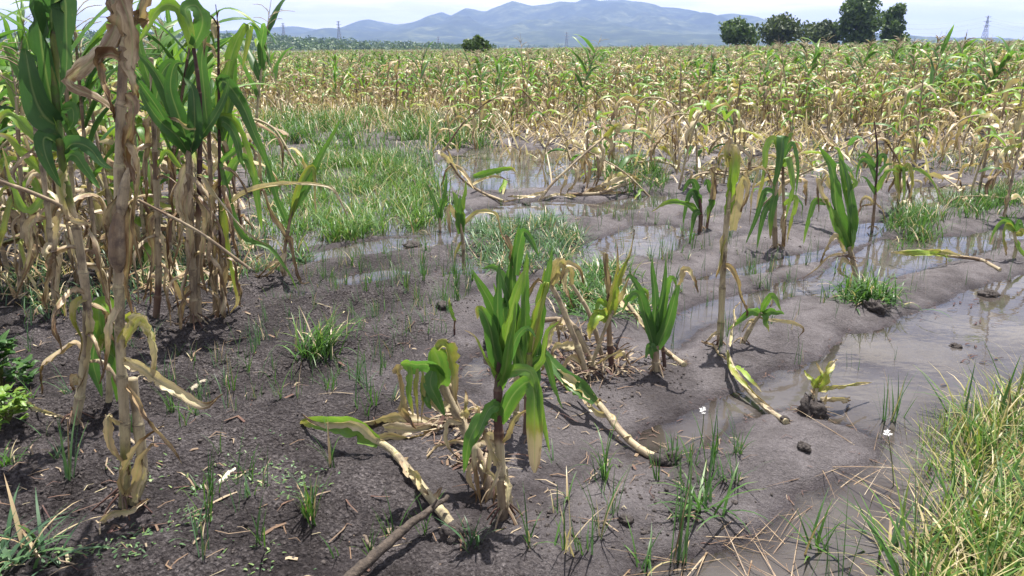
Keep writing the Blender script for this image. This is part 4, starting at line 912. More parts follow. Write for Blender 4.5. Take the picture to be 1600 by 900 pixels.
plant('tangle of broken dry maize stalks leaning every way behind the green middle cluster', (920, 596),
  [([(920,596),(905,548),(888,505),(872,465),(856,440)], .016, .011, .56), ([(912,596,.03),(930,555,.04),(945,515,.05),(958,485,.06)], .010, .008, .6), ([(958,592,.1),(953,540,.12),(951,490,.14),(952,430,.16)], .017, .010, .80), ([(935,560,.15),(905,525,.2),(885,500,.25),(850,500,.28)], .018, .012, .62), ([(948,548,.2),(925,500,.22),(905,462,.25),(890,440,.25)], .012, .009, .60)],
  [([(858,442),(868,416,-.02),(885,412,-.03),(904,418,-.03),(912,445,-.03)], .05, .66, {}), ([(862,450),(872,420,-.05),(878,412,-.05),(876,445,-.06)], .05, .6, {}), ([(892,445,.2),(886,420,.2),(884,440,.15),(896,480,.12)], .05, .62, {}),
   ([(955,490,.06),(968,440,.05),(980,400,.06),(992,360,.08)], .06, .42, dict(fold=.8, tip=.5)), ([(945,505,.12),(955,470,.1),(963,420,.1),(964,375,.1)], .04, .5, {}), ([(962,480,.1),(970,460,.08),(982,440,.08),(986,424,.08)], .03, .6, {}),
   ([(952,470,.14),(944,420,.14),(946,398,.13),(952,450,.1)], .04, .8, {}), ([(948,500,.1),(935,488,.05),(925,510,.03),(920,530,.02)], .08, .36, {}), ([(952,480,.12),(935,470,.1),(928,500,.08),(922,500,.08)], .04, .3, {}),
   ([(910,570,.0),(890,560,-.05),(870,585,-.06),(855,600,-.06)], .04, .7, {}), ([(930,570,.0),(955,555,-.05),(975,545,-.05),(990,540,-.04)], .02, .7, {}), ([(905,545,0),(870,540,.05),(858,560,.0)], .05, .66, {}), ([(884,510,.15),(860,520,.1),(850,550,.05)], .06, .62, {}),
   ([(960,560,.1),(975,550,.05),(985,575,.03)], .03, .7, {}), ([(975,470,.1),(1000,455,.1),(1015,470,.08)], .05, .2, {}), ([(885,500,.2),(872,505,.1),(872,540,.05)], .06, .78, {})],
  extra=[('roots', (920,594), 10, .12, .05), ('roots', (958,590,.1), 7, .08, .03)])
fallen('short dry maize stump tipped over at the dark foot of the green cluster', [(893,618,.02),(880,600,.06),(868,575,.11),(860,558,.15)], .015, [([(862,560,.15),(850,560,.12),(842,580,.05)], .06, .7), ([(880,600,.07),(895,605,.05),(905,625,.01)], .05, .75)], .72)
plant('tall bleached maize stalk without leaves, purple at the foot, beside the narrow puddle', (1124, 546),
  [([(1124,546),(1126,515),(1128,470),(1130,420),(1134,360),(1140,300),(1143,250),(1141,215)], .0185, .011, lambda t: np.where(t < .09, .93, .50))],
  [([(1136,335),(1140,290,-.02),(1145,250,-.03),(1142,225,-.02)], .075, .30, dict(shape='strap', tip=.4, fold=.6)), ([(1144,360),(1152,310,-.02),(1160,282,-.03),(1168,300,-.04),(1158,330,-.03)], .07, .62, {}), ([(1141,235),(1148,228,-.02),(1160,250,-.03),(1170,282,-.03)], .02, .65, {}),
   ([(1131,415),(1142,420,-.03),(1156,450,-.04),(1164,478,-.05),(1164,500,-.05)], .05, .76, dict(fold=.9)), ([(1138,330),(1160,285,.02),(1190,262,.03),(1210,290,.02)], .03, .66, {}), ([(1134,360),(1124,400,-.02),(1120,440,-.02)], .05, .56, dict(fold=.9)), ([(1126,520),(1112,525,-.03),(1098,534,-.04)], .04, .78, {}), ([(1140,260),(1136,240,-.02),(1139,215,-.02)], .06, .56, {})],
  extra=[('roots', (1124,543), 7, .05, .02)])
plant('small broken maize plant with bright green leaves beside the tall bleached stalk', (1156, 548),
  [([(1156,548),(1166,525),(1180,500),(1190,488)], .014, .010, .58)],
  [([(1188,490),(1172,485,-.02),(1156,500,-.04),(1138,516,-.05)], .06, .18, dict(tip=.2)), ([(1190,488),(1196,470,-.01),(1204,462,-.02),(1214,470,-.03),(1222,486,-.04)], .05, .22, G_), ([(1190,488),(1196,500,-.03),(1200,520,-.04)], .05, .2, dict(tip=.4)), ([(1190,490),(1210,486,-.02),(1225,492,-.02)], .05, .15, G_),
   ([(1186,496),(1210,502,-.02),(1240,504,-.02),(1254,514,-.03),(1246,530,-.03)], .03, .68, {}), ([(1180,505),(1170,500,-.03),(1160,520,-.04)], .03, .7, {})], extra=[('roots', (1157,546), 6, .05, .02)])
plant('limp green and yellow maize plant with nodding top, right of the bleached stalk', (1212, 390),
  [([(1212,390),(1210,340),(1212,290),(1216,240)], .022, .013, .66), ([(1224,386,.05),(1226,340,.05),(1224,300,.05),(1223,240,.05)], .017, .010, .70)],
  [([(1216,240),(1210,216,-.03),(1196,235,-.05),(1190,280,-.06),(1184,330,-.06)], .07, .34, {}), ([(1217,245),(1226,212,-.02),(1222,225,-.06),(1214,275,-.07),(1208,310,-.07)], .10, .10, dict(tip=.05)), ([(1222,250,.03),(1238,225,.02),(1246,260,.0),(1243,310,-.01)], .05, .08, G_), ([(1224,260,.03),(1232,245,-.02),(1237,290,-.04),(1230,345,-.05)], .08, .28, G_),
   ([(1211,300),(1195,300,-.04),(1182,340,-.06),(1164,382,-.07)], .06, .04, G_), ([(1210,310),(1192,335,-.07),(1182,390,-.08)], .07, .06, G_), ([(1212,300),(1206,330,-.06),(1203,375,-.07)], .08, .16, {}), ([(1224,320,.03),(1240,310,-.02),(1238,345,-.03),(1230,380,-.03)], .06, .34, {}), ([(1220,250),(1195,245,-.03),(1178,290,-.05),(1170,350,-.05)], .03, .62, {}), ([(1226,330,.03),(1220,350,-.03),(1228,388,-.04)], .06, .8, {})], extra=[('roots', (1214,388), 8, .07, .03)])
plant('maize plant leaning left with long broad green blades, roots pulled up beside the grass tuft', (1342, 436),
  [([(1342,436),(1334,412),(1326,385)], .020, .016, .60)],
  [([(1326,390),(1314,340,-.01),(1300,280,-.02),(1290,245,-.03),(1282,224,-.04)], .13, .12, dict(tip=.08, fold=.45)), ([(1328,385),(1326,340,.01),(1322,290,.01),(1314,240,.02),(1303,232,.02)], .10, .18, dict(tip=.1)), ([(1330,385),(1330,330,.0),(1322,270,.0),(1312,245)], .08, .1, G_), ([(1325,385),(1306,345,-.03),(1290,315,-.05),(1272,310,-.06)], .085, .26, {}),
   ([(1290,318,-.04),(1272,316,-.06),(1262,345,-.08),(1256,382,-.08)], .06, .2, dict(tip=.1)), ([(1295,325,-.03),(1284,300,-.05),(1278,280,-.05),(1280,330,-.06)], .05, .72, {}), ([(1302,300,-.02),(1290,275,-.04),(1284,290,-.05)], .04, .6, {}), ([(1326,395),(1296,400,-.04),(1276,420,-.06),(1253,436,-.07)], .02, .75, {}), ([(1320,395),(1300,370,-.03),(1290,390,-.04),(1284,415,-.04)], .06, .78, {}),
   ([(1334,415),(1318,405,-.05),(1312,425,-.06),(1328,436,-.05)], .05, .74, {}), ([(1332,350),(1333,375,-.02),(1331,395,-.02)], .05, .2, {}), ([(1322,300,.0),(1334,285,.0),(1328,268,.0)], .05, .3, {})], extra=[('roots', (1320,400,-.02), 7, .12, .0)])
plant('slim maize plant with straight dark stem and paired leaves, right of the leaning one', (1363, 358),
  [([(1363,358),(1366,325),(1369,280),(1371,240),(1368,205),(1366,190)], .014, .006, lambda t: np.where(t < .4, .86, 1.0))],
  [([(1369,285),(1358,255,-.02),(1346,250,-.04),(1340,262,-.05),(1338,285,-.05)], .055, .12, G_), ([(1368,262),(1354,244,0),(1346,242,.0),(1338,252)], .05, .1, G_), ([(1369,262),(1376,244,-.01),(1383,245,-.02),(1380,262,-.03)], .065, .06, G_), ([(1368,300),(1378,280,-.02),(1390,266,-.03),(1404,270,-.03)], .06, .3, G_), ([(1368,305),(1358,285,-.02),(1345,275,-.03)], .05, .12, G_), ([(1370,275),(1384,258,0),(1396,256,.0)], .04, .1, G_),
   ([(1366,320),(1352,310,-.02),(1342,330,-.03)], .05, .76, {}), ([(1366,318),(1345,325,-.04),(1336,350,-.05),(1330,368,-.05)], .03, .88, {}), ([(1368,315),(1378,330,-.02),(1386,350,-.03)], .02, .8, {})], extra=[('roots', (1363,356), 6, .06, .02)])
plant('yellow leaved wilting maize plant with a snapped top arching to the right', (1402, 336),
  [([(1402,336),(1404,310),(1406,275),(1408,262)], .015, .011, .78)],
  [([(1407,268),(1402,262,-.02),(1400,285,-.04),(1404,315,-.05)], .075, .42, {}), ([(1408,266),(1414,262,-.03),(1414,285,-.05),(1411,312,-.06)], .07, .30, G_), ([(1409,266),(1420,258,-.02),(1424,285,-.04),(1420,318,-.04)], .06, .5, {}), ([(1409,268),(1430,263,-.01),(1450,275,-.02),(1464,300,-.03),(1472,322,-.03)], .045, .28, dict(tip=.1)), ([(1408,262),(1418,242,.0),(1430,258,.0),(1455,282,-.01),(1478,318,-.02)], .035, .62, {}), ([(1404,305),(1396,312,-.03),(1392,335,-.03)], .04, .7, {}), ([(1409,262),(1404,245,.0),(1406,232,.0)], .03, .5, {})])
plant('wilted pale green maize plant leaning out of the right edge of the photo', (1582, 410),
  [([(1582,410),(1588,385),(1584,362)], .014, .010, .5)],
  [([(1584,362),(1570,345,-.02),(1556,358,-.04),(1546,384,-.04)], .05, .25, G_), ([(1584,362),(1572,352,-.04),(1568,372,-.06),(1572,400,-.06)], .05, .4, {}), ([(1585,362),(1592,346,0),(1600,360,-.02)], .06, .2, G_), ([(1586,365),(1600,362,-.02),(1615,378,-.03)], .06, .46, {}), ([(1584,363),(1580,350,.02),(1568,342,.02),(1560,338,.02)], .05, .1, G_), ([(1586,375),(1596,392,-.03),(1606,412,-.04)], .05, .3, {})])
plant('low dark green maize plant with one blade stretched left over the mud', (1094, 360),
  [([(1094,360),(1095,335),(1093,310)], .020, .014, .86), ([(1104,355,.05),(1110,320,.05),(1114,285,.05)], .014, .009, .8)],
  [([(1093,325),(1084,300,-.02),(1074,310,-.04),(1068,350,-.05)], .08, .04, G_), ([(1094,318),(1086,290,0),(1076,285,.0),(1066,300,-.01)], .08, .06, G_), ([(1094,335),(1072,318,-.06),(1046,316,-.08),(1016,331,-.1)], .075, .2, dict(tip=.3)), ([(1096,330),(1086,335,-.05),(1078,370,-.07)], .07, .1, G_), ([(1112,320,.05),(1116,285,.02),(1112,262,.02),(1120,300,.0)], .07, .84, {}), ([(1110,300,.05),(1104,282,.03),(1100,290,.02)], .06, .1, G_), ([(1108,330,.03),(1112,310,-.02),(1104,350,-.03)], .07, .14, {})], extra=[('roots', (1098,358), 7, .06, .02)])
plant('short maize stump in a pale green sheath, one bleached leaf bent off right', (724, 416),
  [([(724,416),(724,390),(722,365),(720,345)], .013, .012, .70)],
  [([(720,365),(716,335,-.01),(712,310,-.01),(708,298,-.01)], .09, .24, dict(tip=.1)), ([(721,365),(723,330,0),(726,300,.01),(728,282,.02)], .055, .26, G_), ([(720,362),(718,330,-.03),(719,305,-.03)], .06, .2, G_), ([(716,345),(706,322,-.02),(700,330,-.03),(703,372,-.03)], .05, .72, {}), ([(724,350),(745,330,-.01),(770,332,-.03),(778,345,-.03),(786,368,-.04),(796,378,-.04)], .045, .62, {}), ([(722,375),(714,390,-.02),(708,412,-.03)], .03, .5, {})])
plant('small dark green maize seedling spread in a V at the edge of the grassy bank', (688, 356),
  [([(688,356),(687,340)], .012, .010, .6)],
  [([(687,345),(680,320,-.01),(672,298,-.01),(664,285)], .05, .08, G_), ([(688,345),(694,310,0),(697,285,.01),(697,268)], .05, .06, G_), ([(688,345),(690,315,-.03),(700,300,-.03)], .04, .1, G_)])
plant('single torn pale leaf on a thin stem in bare mud beside a clod', (710, 524),
  [([(710,524),(710,510),(711,500)], .006, .005, .92)], [([(711,502),(706,488,-.01),(702,472,-.01),(703,464)], .03, .24, dict(wave=3))], name='maize_seedling', group=None)
# dry wreckage in the shallow water of the middle distance
plant('dry maize stalk leaning right with long brown leaves hanging from it into the water', (838, 312),
  [([(838,312),(862,288,.1),(890,262,.2),(916,238,.3),(945,214,.4)], .017, .010, .64)],
  [([(880,272,.15),(882,290,.1),(874,312,.08)], .05, .76, {}), ([(896,258,.2),(902,270,.15),(890,295,.12),(884,310,.1)], .07, .8, {}), ([(912,244,.25),(922,260,.2),(918,285,.15),(912,305)], .07, .82, {}), ([(936,224,.35),(944,245,.3),(934,270,.25),(926,295,.2)], .08, .78, {}), ([(945,214,.4),(958,200,.35),(966,196,.3),(960,215,.3)], .10, .5, {}), ([(850,300,.05),(830,306,0),(800,306,-.05),(790,309,-.05)], .06, .74, {}), ([(945,214,.4),(955,225,.3),(950,255,.25)], .06, .72, {})])
fallen('broken dry maize with withered leaf tips, left of the leaning stalk in water', [(786,314,.04),(752,300,.10),(722,280,.25),(704,256,.45),(690,242,.55)], .015, [([(704,256,.45),(692,240,.6),(682,236,.58),(676,240,.5)], .06, .72), ([(715,272,.3),(704,245,.5),(696,232,.6)], .05, .7), ([(740,295,.15),(720,265,.3),(700,262,.3),(690,290,.1)], .06, .7), ([(740,276,.15),(775,268,.25),(800,262,.3),(806,268,.25)], .10, .2), ([(780,300,.05),(790,280,.12),(785,312,.03)], .07, .3), ([(735,290,.12),(770,275,.16),(800,284,.1)], .05, .66), ([(750,300,.05),(780,315,.02),(820,312,.01)], .04, .7)], .66)
fallen('curled heap of dry maize lying at the water edge beside the leaning stalk', [(1000,282,.12),(970,290,.12),(935,302,.06),(885,305,.03)], .022, [([(1000,282,.16),(970,275,.18),(935,292,.12),(912,300,.05)], .10, .66), ([(985,275,.2),(955,285,.18),(930,290,.1)], .10, .7), ([(912,302,.05),(945,300,.06),(985,300,.03)], .09, .78), ([(975,282,.14),(1010,275,.1),(1035,300,.02)], .05, .7), ([(900,308,.04),(870,305,.05),(845,312,.02)], .06, .72)], .7)
# ------------------------------------------------------------------ maize of the crop: kinds built once, then copied plant by plant
def auto_plant(style, seed, h, n=11, cross=3, wide=1.0, fat=1.0):
    rg = np.random.default_rng(seed); parts = []
    az0 = rg.uniform(0, 6.28); lean = rg.normal(0, .07, 2); r0 = .0125 * h ** .5
    if style in ('green', 'dry', 'yellow', 'tall'):
        path = [(0, 0, -.03), (lean[0] * .4 * h, lean[1] * .4 * h, h * .4), (lean[0] * h * 1.1, lean[1] * h * 1.1, h * .75), (lean[0] * h * 1.7, lean[1] * h * 1.7, h)]
    elif style == 'snapped':
        a = rg.uniform(0, 6.28); d = np.array([math.cos(a), math.sin(a), 0]); hb = h * rg.uniform(.5, .7); q = h - hb
        path = [(0, 0, -.03), tuple(d * .05 + [0, 0, hb * .6]), tuple(d * .14 + [0, 0, hb]), tuple(d * (.14 + q * .5) + [0, 0, hb - q * .05]), tuple(d * (.14 + q * .85) + [0, 0, hb - q * .5])]
    elif style == 'leaning':
        a = rg.uniform(0, 6.28); d = np.array([math.cos(a), math.sin(a), 0]); e = rg.uniform(.5, .9)
        path = [(0, 0, -.03), tuple(d * h * .35 * math.cos(e) + [0, 0, h * .42 * math.sin(e)]), tuple(d * h * .7 * math.cos(e) + [0, 0, h * .7 * math.sin(e)]), tuple(d * h * .98 * math.cos(e) + [0, 0, h * .85 * math.sin(e)])]
    else:
        a = rg.uniform(0, 6.28); d = np.array([math.cos(a), math.sin(a), 0]); d2 = np.array([-d[1], d[0], 0]) * rg.uniform(-.2, .2)
        path = [(0, 0, -.02), tuple(d * .1 + [0, 0, .10]), tuple(d * .4 + d2 * .5 + [0, 0, .12]), tuple(d * h * .7 + d2 + [0, 0, .05]), tuple(d * h + d2 * 2 + [0, 0, .03])]
    P = spline(path, 30)
    sd = {'green': .55, 'tall': .70, 'dry': .66, 'yellow': .6, 'snapped': .62, 'leaning': .62, 'fallen': .64}[style]
    parts.append(('stalk', stalk(P, r0, r0 * .55, sd + rg.uniform(-.08, .1), seed, sides=6 if cross == 3 else 8), M_STALK))
    k = int({'green': 11, 'tall': 17, 'dry': 12, 'yellow': 10, 'snapped': 10, 'leaning': 9, 'fallen': 7}[style])
    for i in range(k):
        t = .12 + .85 * (i + .5) / k; o = P[int(t * 29)]; az = az0 + math.pi * i + rg.normal(0, .45); hi = t
        L = h * rg.uniform(.32, .5) * (1.05 - .35 * abs(hi - .55)); w = rg.uniform(.055, .085) * wide
        if style in ('green', 'tall'):
            g = hi > (.42 if style == 'green' else .38) + rg.normal(0, .08)
            if g: parts.append(('leaf', auto_leaf(o, az, rg.uniform(.9, 1.35), L * 1.1, rg.uniform(.6, 2.6), w * 1.15, rg.uniform(.0, .26), seed * 31 + i, n, cross, tip=rg.uniform(0, .3), drift=rg.normal(0, .3), twist=rg.normal(0, .3)), M_LEAF)); continue
        if style == 'yellow':
            d = .08 + .34 * (1 - hi) + rg.uniform(-.06, .16)
            parts.append(('leaf', auto_leaf(o, az, rg.uniform(.5, 1.2), L, rg.uniform(2.0, 3.6), w, d, seed * 31 + i, n, cross, p=1.0, tip=.3, drift=rg.normal(0, .4), twist=rg.normal(0, .6)), M_LEAF)); continue
        if style in ('snapped', 'leaning') and rg.uniform() < .25:
            parts.append(('leaf', auto_leaf(o, az, rg.uniform(.2, 1.0), L, rg.uniform(1.5, 3.2), w, rg.uniform(.05, .42), seed * 31 + i, n, cross, tip=.3), M_LEAF)); continue
        if style == 'dry' and hi > .3 and rg.uniform() < .20:
            parts.append(('leaf', auto_leaf(o, az, rg.uniform(.2, 1.1), L, rg.uniform(1.5, 3.2), w, rg.uniform(.12, .48), seed * 31 + i, n, cross, tip=.35), M_LEAF)); continue
        parts.append(('leaf', auto_leaf(o, az, rg.uniform(-.1, 1.0), L * rg.uniform(.7, 1.05), rg.uniform(2.0, 4.2), w * .95, rg.uniform(.52, .88) if style != 'tall' else rg.uniform(.84, 1.0), seed * 31 + i, n, cross, p=rg.uniform(.6, 1.1), fold=rg.uniform(.4, 1.0), drift=rg.normal(0, .5), twist=rg.normal(0, 1.2)), M_LEAF))
    if style in ('green', 'dry', 'tall') and rg.uniform() < .85:
        parts.append(('tassel', tassel(P[-1], P[-1] - P[-4], .26 * min(1.1, h), 7, seed, rg.uniform(.45, .62), fat=fat), M_STALK))
    return parts
LABEL = {'green': 'maize plant green at the top over dry brown lower leaves, in the crowded crop',
         'dry': 'dead tan maize plant standing upright with withered hanging leaves in the crowded crop',
         'yellow': 'wilting yellow green maize plant with drooping leaves in the crowded crop',
         'snapped': 'dead maize plant with its stalk snapped and top hanging over in the crowded crop',
         'leaning': 'dry maize plant tilted steeply over but not flat, in the crowded crop',
         'fallen': 'dry maize plant fallen flat on the wet ground in front of the crowded crop',
         'tall': 'tall maize plant with green blades above brown ones, in the crowded crop'}
def proto(style, seed, h, **k):
    k.setdefault('wide', 1.2)
    r = empty('maize_plant', (0, 0, 0), LABEL[style], 'maize plant', 'maize crop: ' + style)
    for nm, mb, mt in auto_plant(style, seed, h, **k): mb.build(nm, mt, r)
    return r
def merged(style, seed, h, **k):
    L_, S_ = MB(), MB(); pts = auto_plant(style, seed, h, **k)
    for nm, mb, mt in pts: (L_ if mt is M_LEAF else S_).join(mb)
    nl = sum(len(f) for f in L_.f); allm = MB().join(L_).join(S_)
    me = allm.mesh('maize_plant', [M_LEAF, M_STALK])
    # quads come first in the mesh, so give every face the material of its first vertex
    nv = L_.n; fi = np.zeros(len(me.polygons), np.int32)
    for q, pl in enumerate(me.polygons): fi[q] = 0 if pl.vertices[0] < nv else 1
    me.polygons.foreach_set('material_index', fi)
    o = bpy.data.objects.new('maize_plant', me); link(o)
    return tag(o, LABEL[style], 'maize plant', 'maize crop: ' + style)
KIDS = {}
def copy_tree(o):
    c = o.copy(); COL.objects.link(c)
    for ch in KIDS.setdefault(o.name, list(o.children)):
        d = ch.copy(); d.parent = c; COL.objects.link(d)
    return c
class Kind:
    def __init__(s, style, items): s.style = style; s.items = items; s.used = [False] * len(items)
    def put(s, x, y, rz, sc, tilt=(0, 0)):
        lab, grp = LABEL[s.style], 'maize crop: ' + s.style
        i = random.randrange(len(s.items)); o = s.items[i]
        if s.used[i]: o = copy_tree(o)
        s.used[i] = True
        o.location = (x, y, zg(x, y)); o.rotation_euler = (tilt[0], tilt[1], rz); o.scale = (sc,) * 3; o['label'] = lab; o['group'] = grp
        return o
hs = lambda a, b: random.uniform(a, b)
KD = {'green': Kind('green', [proto('green', 11 + i, hs(1.3, 1.5)) for i in range(3)]),
      'dry': Kind('dry', [proto('dry', 31 + i, hs(1.2, 1.4)) for i in range(4)]),
      'yellow': Kind('yellow', [proto('yellow', 51 + i, hs(1.0, 1.2)) for i in range(2)]),
      'snapped': Kind('snapped', [proto('snapped', 71 + i, hs(1.3, 1.6)) for i in range(4)]),
      'leaning': Kind('leaning', [proto('leaning', 91 + i, hs(1.2, 1.5)) for i in range(3)]),
      'fallen': Kind('fallen', [proto('fallen', 111 + i, hs(1.1, 1.4)) for i in range(3)]),
      'tall': Kind('tall', [proto('tall', 131 + i, hs(1.75, 1.95), n=14, cross=5, wide=1.15) for i in range(3)])}
def pick(w):
    ks = list(w); return random.choices(ks, [w[k] for k in ks])[0]
# thick stand at the left, behind the nearest stalks
cand = []
for px, py in [(-30,470),(10,440),(60,430),(130,440),(180,430),(228,425),(272,420),(-10,400),(40,392),(95,388),(150,395),(205,385),(255,380),(300,392),(335,385),(375,378),(20,360),(80,352),(140,356),(195,350),(250,345),(310,350),(355,342),(-20,330),(45,325),(110,322),(175,320),(235,316),(290,312),(345,306),(392,300),(10,298),(75,296),(140,292),(205,290),(270,285),(330,280),(65,372),(170,372),(280,370),(150,450),(215,405)]:
    x, y, _ = G(px + random.uniform(-12, 12), py + random.uniform(-5, 5))
    st = pick({'tall': 9 if py > 375 else 1.6, 'dry': 1.6, 'green': 2.2, 'snapped': 1.0, 'yellow': 1.6}); o = KD[st].put(x, y, hs(0, 6.28), hs(.9, 1.05) * (1 if py > 395 else .84) if st == 'tall' else hs(1.0, 1.2), (random.gauss(0, .05), random.gauss(0, .05)))
    o['label'] = LABEL[st].replace('in the crowded crop', 'in the left stand'); o['group'] = 'thick maize stand: ' + st
# the crop beyond the flooded strip
rd, nr_ = np.array([.8, .6]), np.array([-.6, .8])
C_ = []
for i in range(-260, 330):
    q = i * .74
    base = nr_ * q; smin, smax = -260, 420
    s = np.arange(smin, smax, .30); s = s + RNG.normal(0, .08, len(s))
    p = base + rd * s[:, None] + nr_ * RNG.normal(0, .07, len(s))[:, None]
    k = (p[:, 1] > 7) & (p[:, 1] < 185) & (np.abs(p[:, 0]) < p[:, 1] * .72 + 1.5); C_.append(p[k])
C_ = np.concatenate(C_); X_, Y_ = C_[:, 0], C_[:, 1]
edge = np.interp(X_ / Y_, [-.75, -.50, -.36, -.34, -.2, 0.0, .15, .4, .66, .8], [9.5, 9.0, 10.5, 15.0, 15.0, 13.2, 11.8, 11.4, 11.0, 10.5])
edge = edge + 1.2 * fbm(X_ * .5, Y_ * .5, 3, 5)
pr = np.where(Y_ > edge, .62 * sstep(-.2, 4.5, Y_ - edge) + .22, .34 * sstep(-5.2, -1.6, Y_ - edge) * (X_ / Y_ > -.10) + .02 * sstep(-6, -3, Y_ - edge) * (X_ / Y_ > -.3))
pr = pr * np.where(Y_ > 45, np.clip(45 / Y_, .16, 1), 1.0)
pr = pr * (1 - .75 * sstep(.50, .68, vnoise(X_ / 2.6, Y_ / 2.6, 15))) * (.55 + .9 * vnoise(X_ / 7, Y_ / 7, 16))
ok = RNG.uniform(0, 1, len(X_)) < pr
C_, edge = C_[ok], edge[ok]; D_ = np.hypot(C_[:, 0], C_[:, 1]); o_ = np.argsort(D_); C_, edge, D_ = C_[o_], edge[o_], D_[o_]
N_IND, N_TPL = 222, 16
def style_at(x, y, front):
    if front: return pick({'fallen': 4, 'leaning': 3.4, 'snapped': 2.6, 'yellow': 1.4, 'dry': .8})
    return pick({'green': 1.5, 'dry': 2.4, 'yellow': 2.2, 'snapped': 3.0, 'leaning': 2.4})
for (x, y), e in zip(C_[:N_IND - N_TPL], edge[:N_IND - N_TPL]):
    KD[style_at(x, y, y < e + .3)].put(x, y, hs(0, 6.28), hs(.8, 1.1), (random.gauss(0, .07), random.gauss(0, .07)))
TPL = [merged(s, 500 + i, hh, n=9, wide=1.35, fat=2.6) for i, (s, hh) in enumerate([('green', 1.35), ('green', 1.4), ('snapped', 1.7), ('leaning', 1.6), ('dry', 1.3), ('dry', 1.4), ('dry', 1.2), ('dry', 1.35), ('dry', 1.3), ('yellow', 1.1), ('yellow', 1.2), ('yellow', 1.15), ('snapped', 1.5), ('snapped', 1.4), ('snapped', 1.45), ('leaning', 1.4)])]
for o, (x, y) in zip(TPL, C_[N_IND - N_TPL:N_IND]):
    o.location = (x, y, zg(x, y)); o.rotation_euler = (0, 0, hs(0, 6.28))
rest = C_[N_IND:]
print('crop: individuals', N_IND, 'mass', len(rest), 'from', D_[N_IND])
pm = bpy.data.meshes.new('maize_crop'); pm.from_pydata([(x, y, z) for (x, y), z in zip(rest, height(rest[:, 0], rest[:, 1], False))], [], [])
nR = len(rest)
pm.attributes.new('turn', 'FLOAT_VECTOR', 'POINT').data.foreach_set('vector', np.stack([RNG.normal(0, .08, nR), RNG.normal(0, .08, nR), RNG.uniform(0, 6.28, nR)], 1).astype(np.float32).ravel())
pm.attributes.new('size', 'FLOAT', 'POINT').data.foreach_set('value', (RNG.uniform(.74, 1.1, nR) * np.interp(rest[:, 0] / rest[:, 1], [-.4, -.1, .2, .55], [.80, .84, .94, 1.10])).astype(np.float32))
pm.attributes.new('sort', 'INT', 'POINT').data.foreach_set('value', RNG.integers(0, len(TPL), nR).astype(np.int32))
crop = bpy.data.objects.new('maize_crop', pm); link(crop)
tag(crop, 'crowded mass of tan and green maize filling the field to the skyline', 'maize crop', kind='stuff')
ng = bpy.data.node_groups.new('crop', 'GeometryNodeTree')
ng.interface.new_socket('Geometry', in_out='INPUT', socket_type='NodeSocketGeometry'); ng.interface.new_socket('Geometry', in_out='OUTPUT', socket_type='NodeSocketGeometry')
gi, go = ng.nodes.new('NodeGroupInput'), ng.nodes.new('NodeGroupOutput')
jn = ng.nodes.new('GeometryNodeJoinGeometry')
for o in TPL:
    q = ng.nodes.new('GeometryNodeObjectInfo'); q.transform_space = 'ORIGINAL'; q.inputs['Object'].default_value = o; q.inputs['As Instance'].default_value = True
    ng.links.new(q.outputs['Geometry'], jn.inputs[0])
ip = ng.nodes.new('GeometryNodeInstanceOnPoints'); ip.inputs['Pick Instance'].default_value = True
def named(t, nme):
    a = ng.nodes.new('GeometryNodeInputNamedAttribute'); a.data_type = t; a.inputs['Name'].default_value = nme; return a.outputs['Attribute']
mpn = ng.nodes.new('GeometryNodeMeshToPoints'); ng.links.new(gi.outputs[0], mpn.inputs[0]); ng.links.new(mpn.outputs[0], ip.inputs['Points'])
ng.links.new(jn.outputs[0], ip.inputs['Instance']); ng.links.new(named('INT', 'sort'), ip.inputs['Instance Index'])
ng.links.new(named('FLOAT_VECTOR', 'turn'), ip.inputs['Rotation']); ng.links.new(named('FLOAT', 'size'), ip.inputs['Scale'])
ng.links.new(ip.outputs[0], go.inputs[0])
crop.modifiers.new('crop', 'NODES').node_group = ng

# ------------------------------------------------------------------ grass and weeds
def in_poly(x, y, poly):
    ins = np.zeros(x.shape, bool)
    for i in range(len(poly)):
        a, b = poly[i], poly[(i + 1) % len(poly)]
        c = (a[1] > y) != (b[1] > y)
        if abs(b[1] - a[1]) > 1e-9: ins ^= c & (x < (b[0] - a[0]) * (y - a[1]) / (b[1] - a[1]) + a[0])
    return ins
def scatter(poly_px, n, clump=None, cs=.05, seed=1):
    rg = np.random.default_rng(seed); w = np.array([G(a, b)[:2] for a, b in poly_px]); lo, hi = w.min(0), w.max(0); out = np.zeros((0, 2))
    while len(out) < (clump or n):
        p = rg.uniform(lo, hi, ((clump or n) * 4, 2)); out = np.vstack([out, p[in_poly(p[:, 0], p[:, 1], w)]])
    out = out[:clump or n]
    if clump: out = out[rg.integers(0, clump, n)] + rg.normal(0, cs, (n, 2))
    return np.column_stack([out, height(out[:, 0], out[:, 1], False) - .008])
def grass(label, poly, n, L, W, name='marsh_grass', clump=None, cs=.05, el=(1.1, 1.5), droop=(.4, 1.8), dry=(.0, .25), dryfrac=.12, dead=(.55, .9), m=None, seed=1, rows=5, cat='grass'):
    rg = np.random.default_rng(seed); b = scatter(poly, n, clump, cs, seed)
    d = rg.uniform(*dry, n); d = np.where(rg.uniform(0, 1, n) < dryfrac, rg.uniform(*dead, n), d)
    o = blades(b, rg.uniform(0, 6.28, n), rg.uniform(*L, n), rg.uniform(*W, n), rg.uniform(*el, n), rg.uniform(*droop, n), rows, d, rg.uniform(0, 1, n)).build(name, m or M_GRASS)
    return tag(o, label, cat, kind='stuff')
grass('belt of tall bright green grass standing in the shallow water left of centre', [(425,300),(480,270),(560,262),(640,270),(700,300),(690,345),(640,368),(560,372),(520,390),(470,402),(425,380)], 3900, (.14, .46), (.007, .013), clump=120, cs=.075, seed=2, dry=(.1, .34))
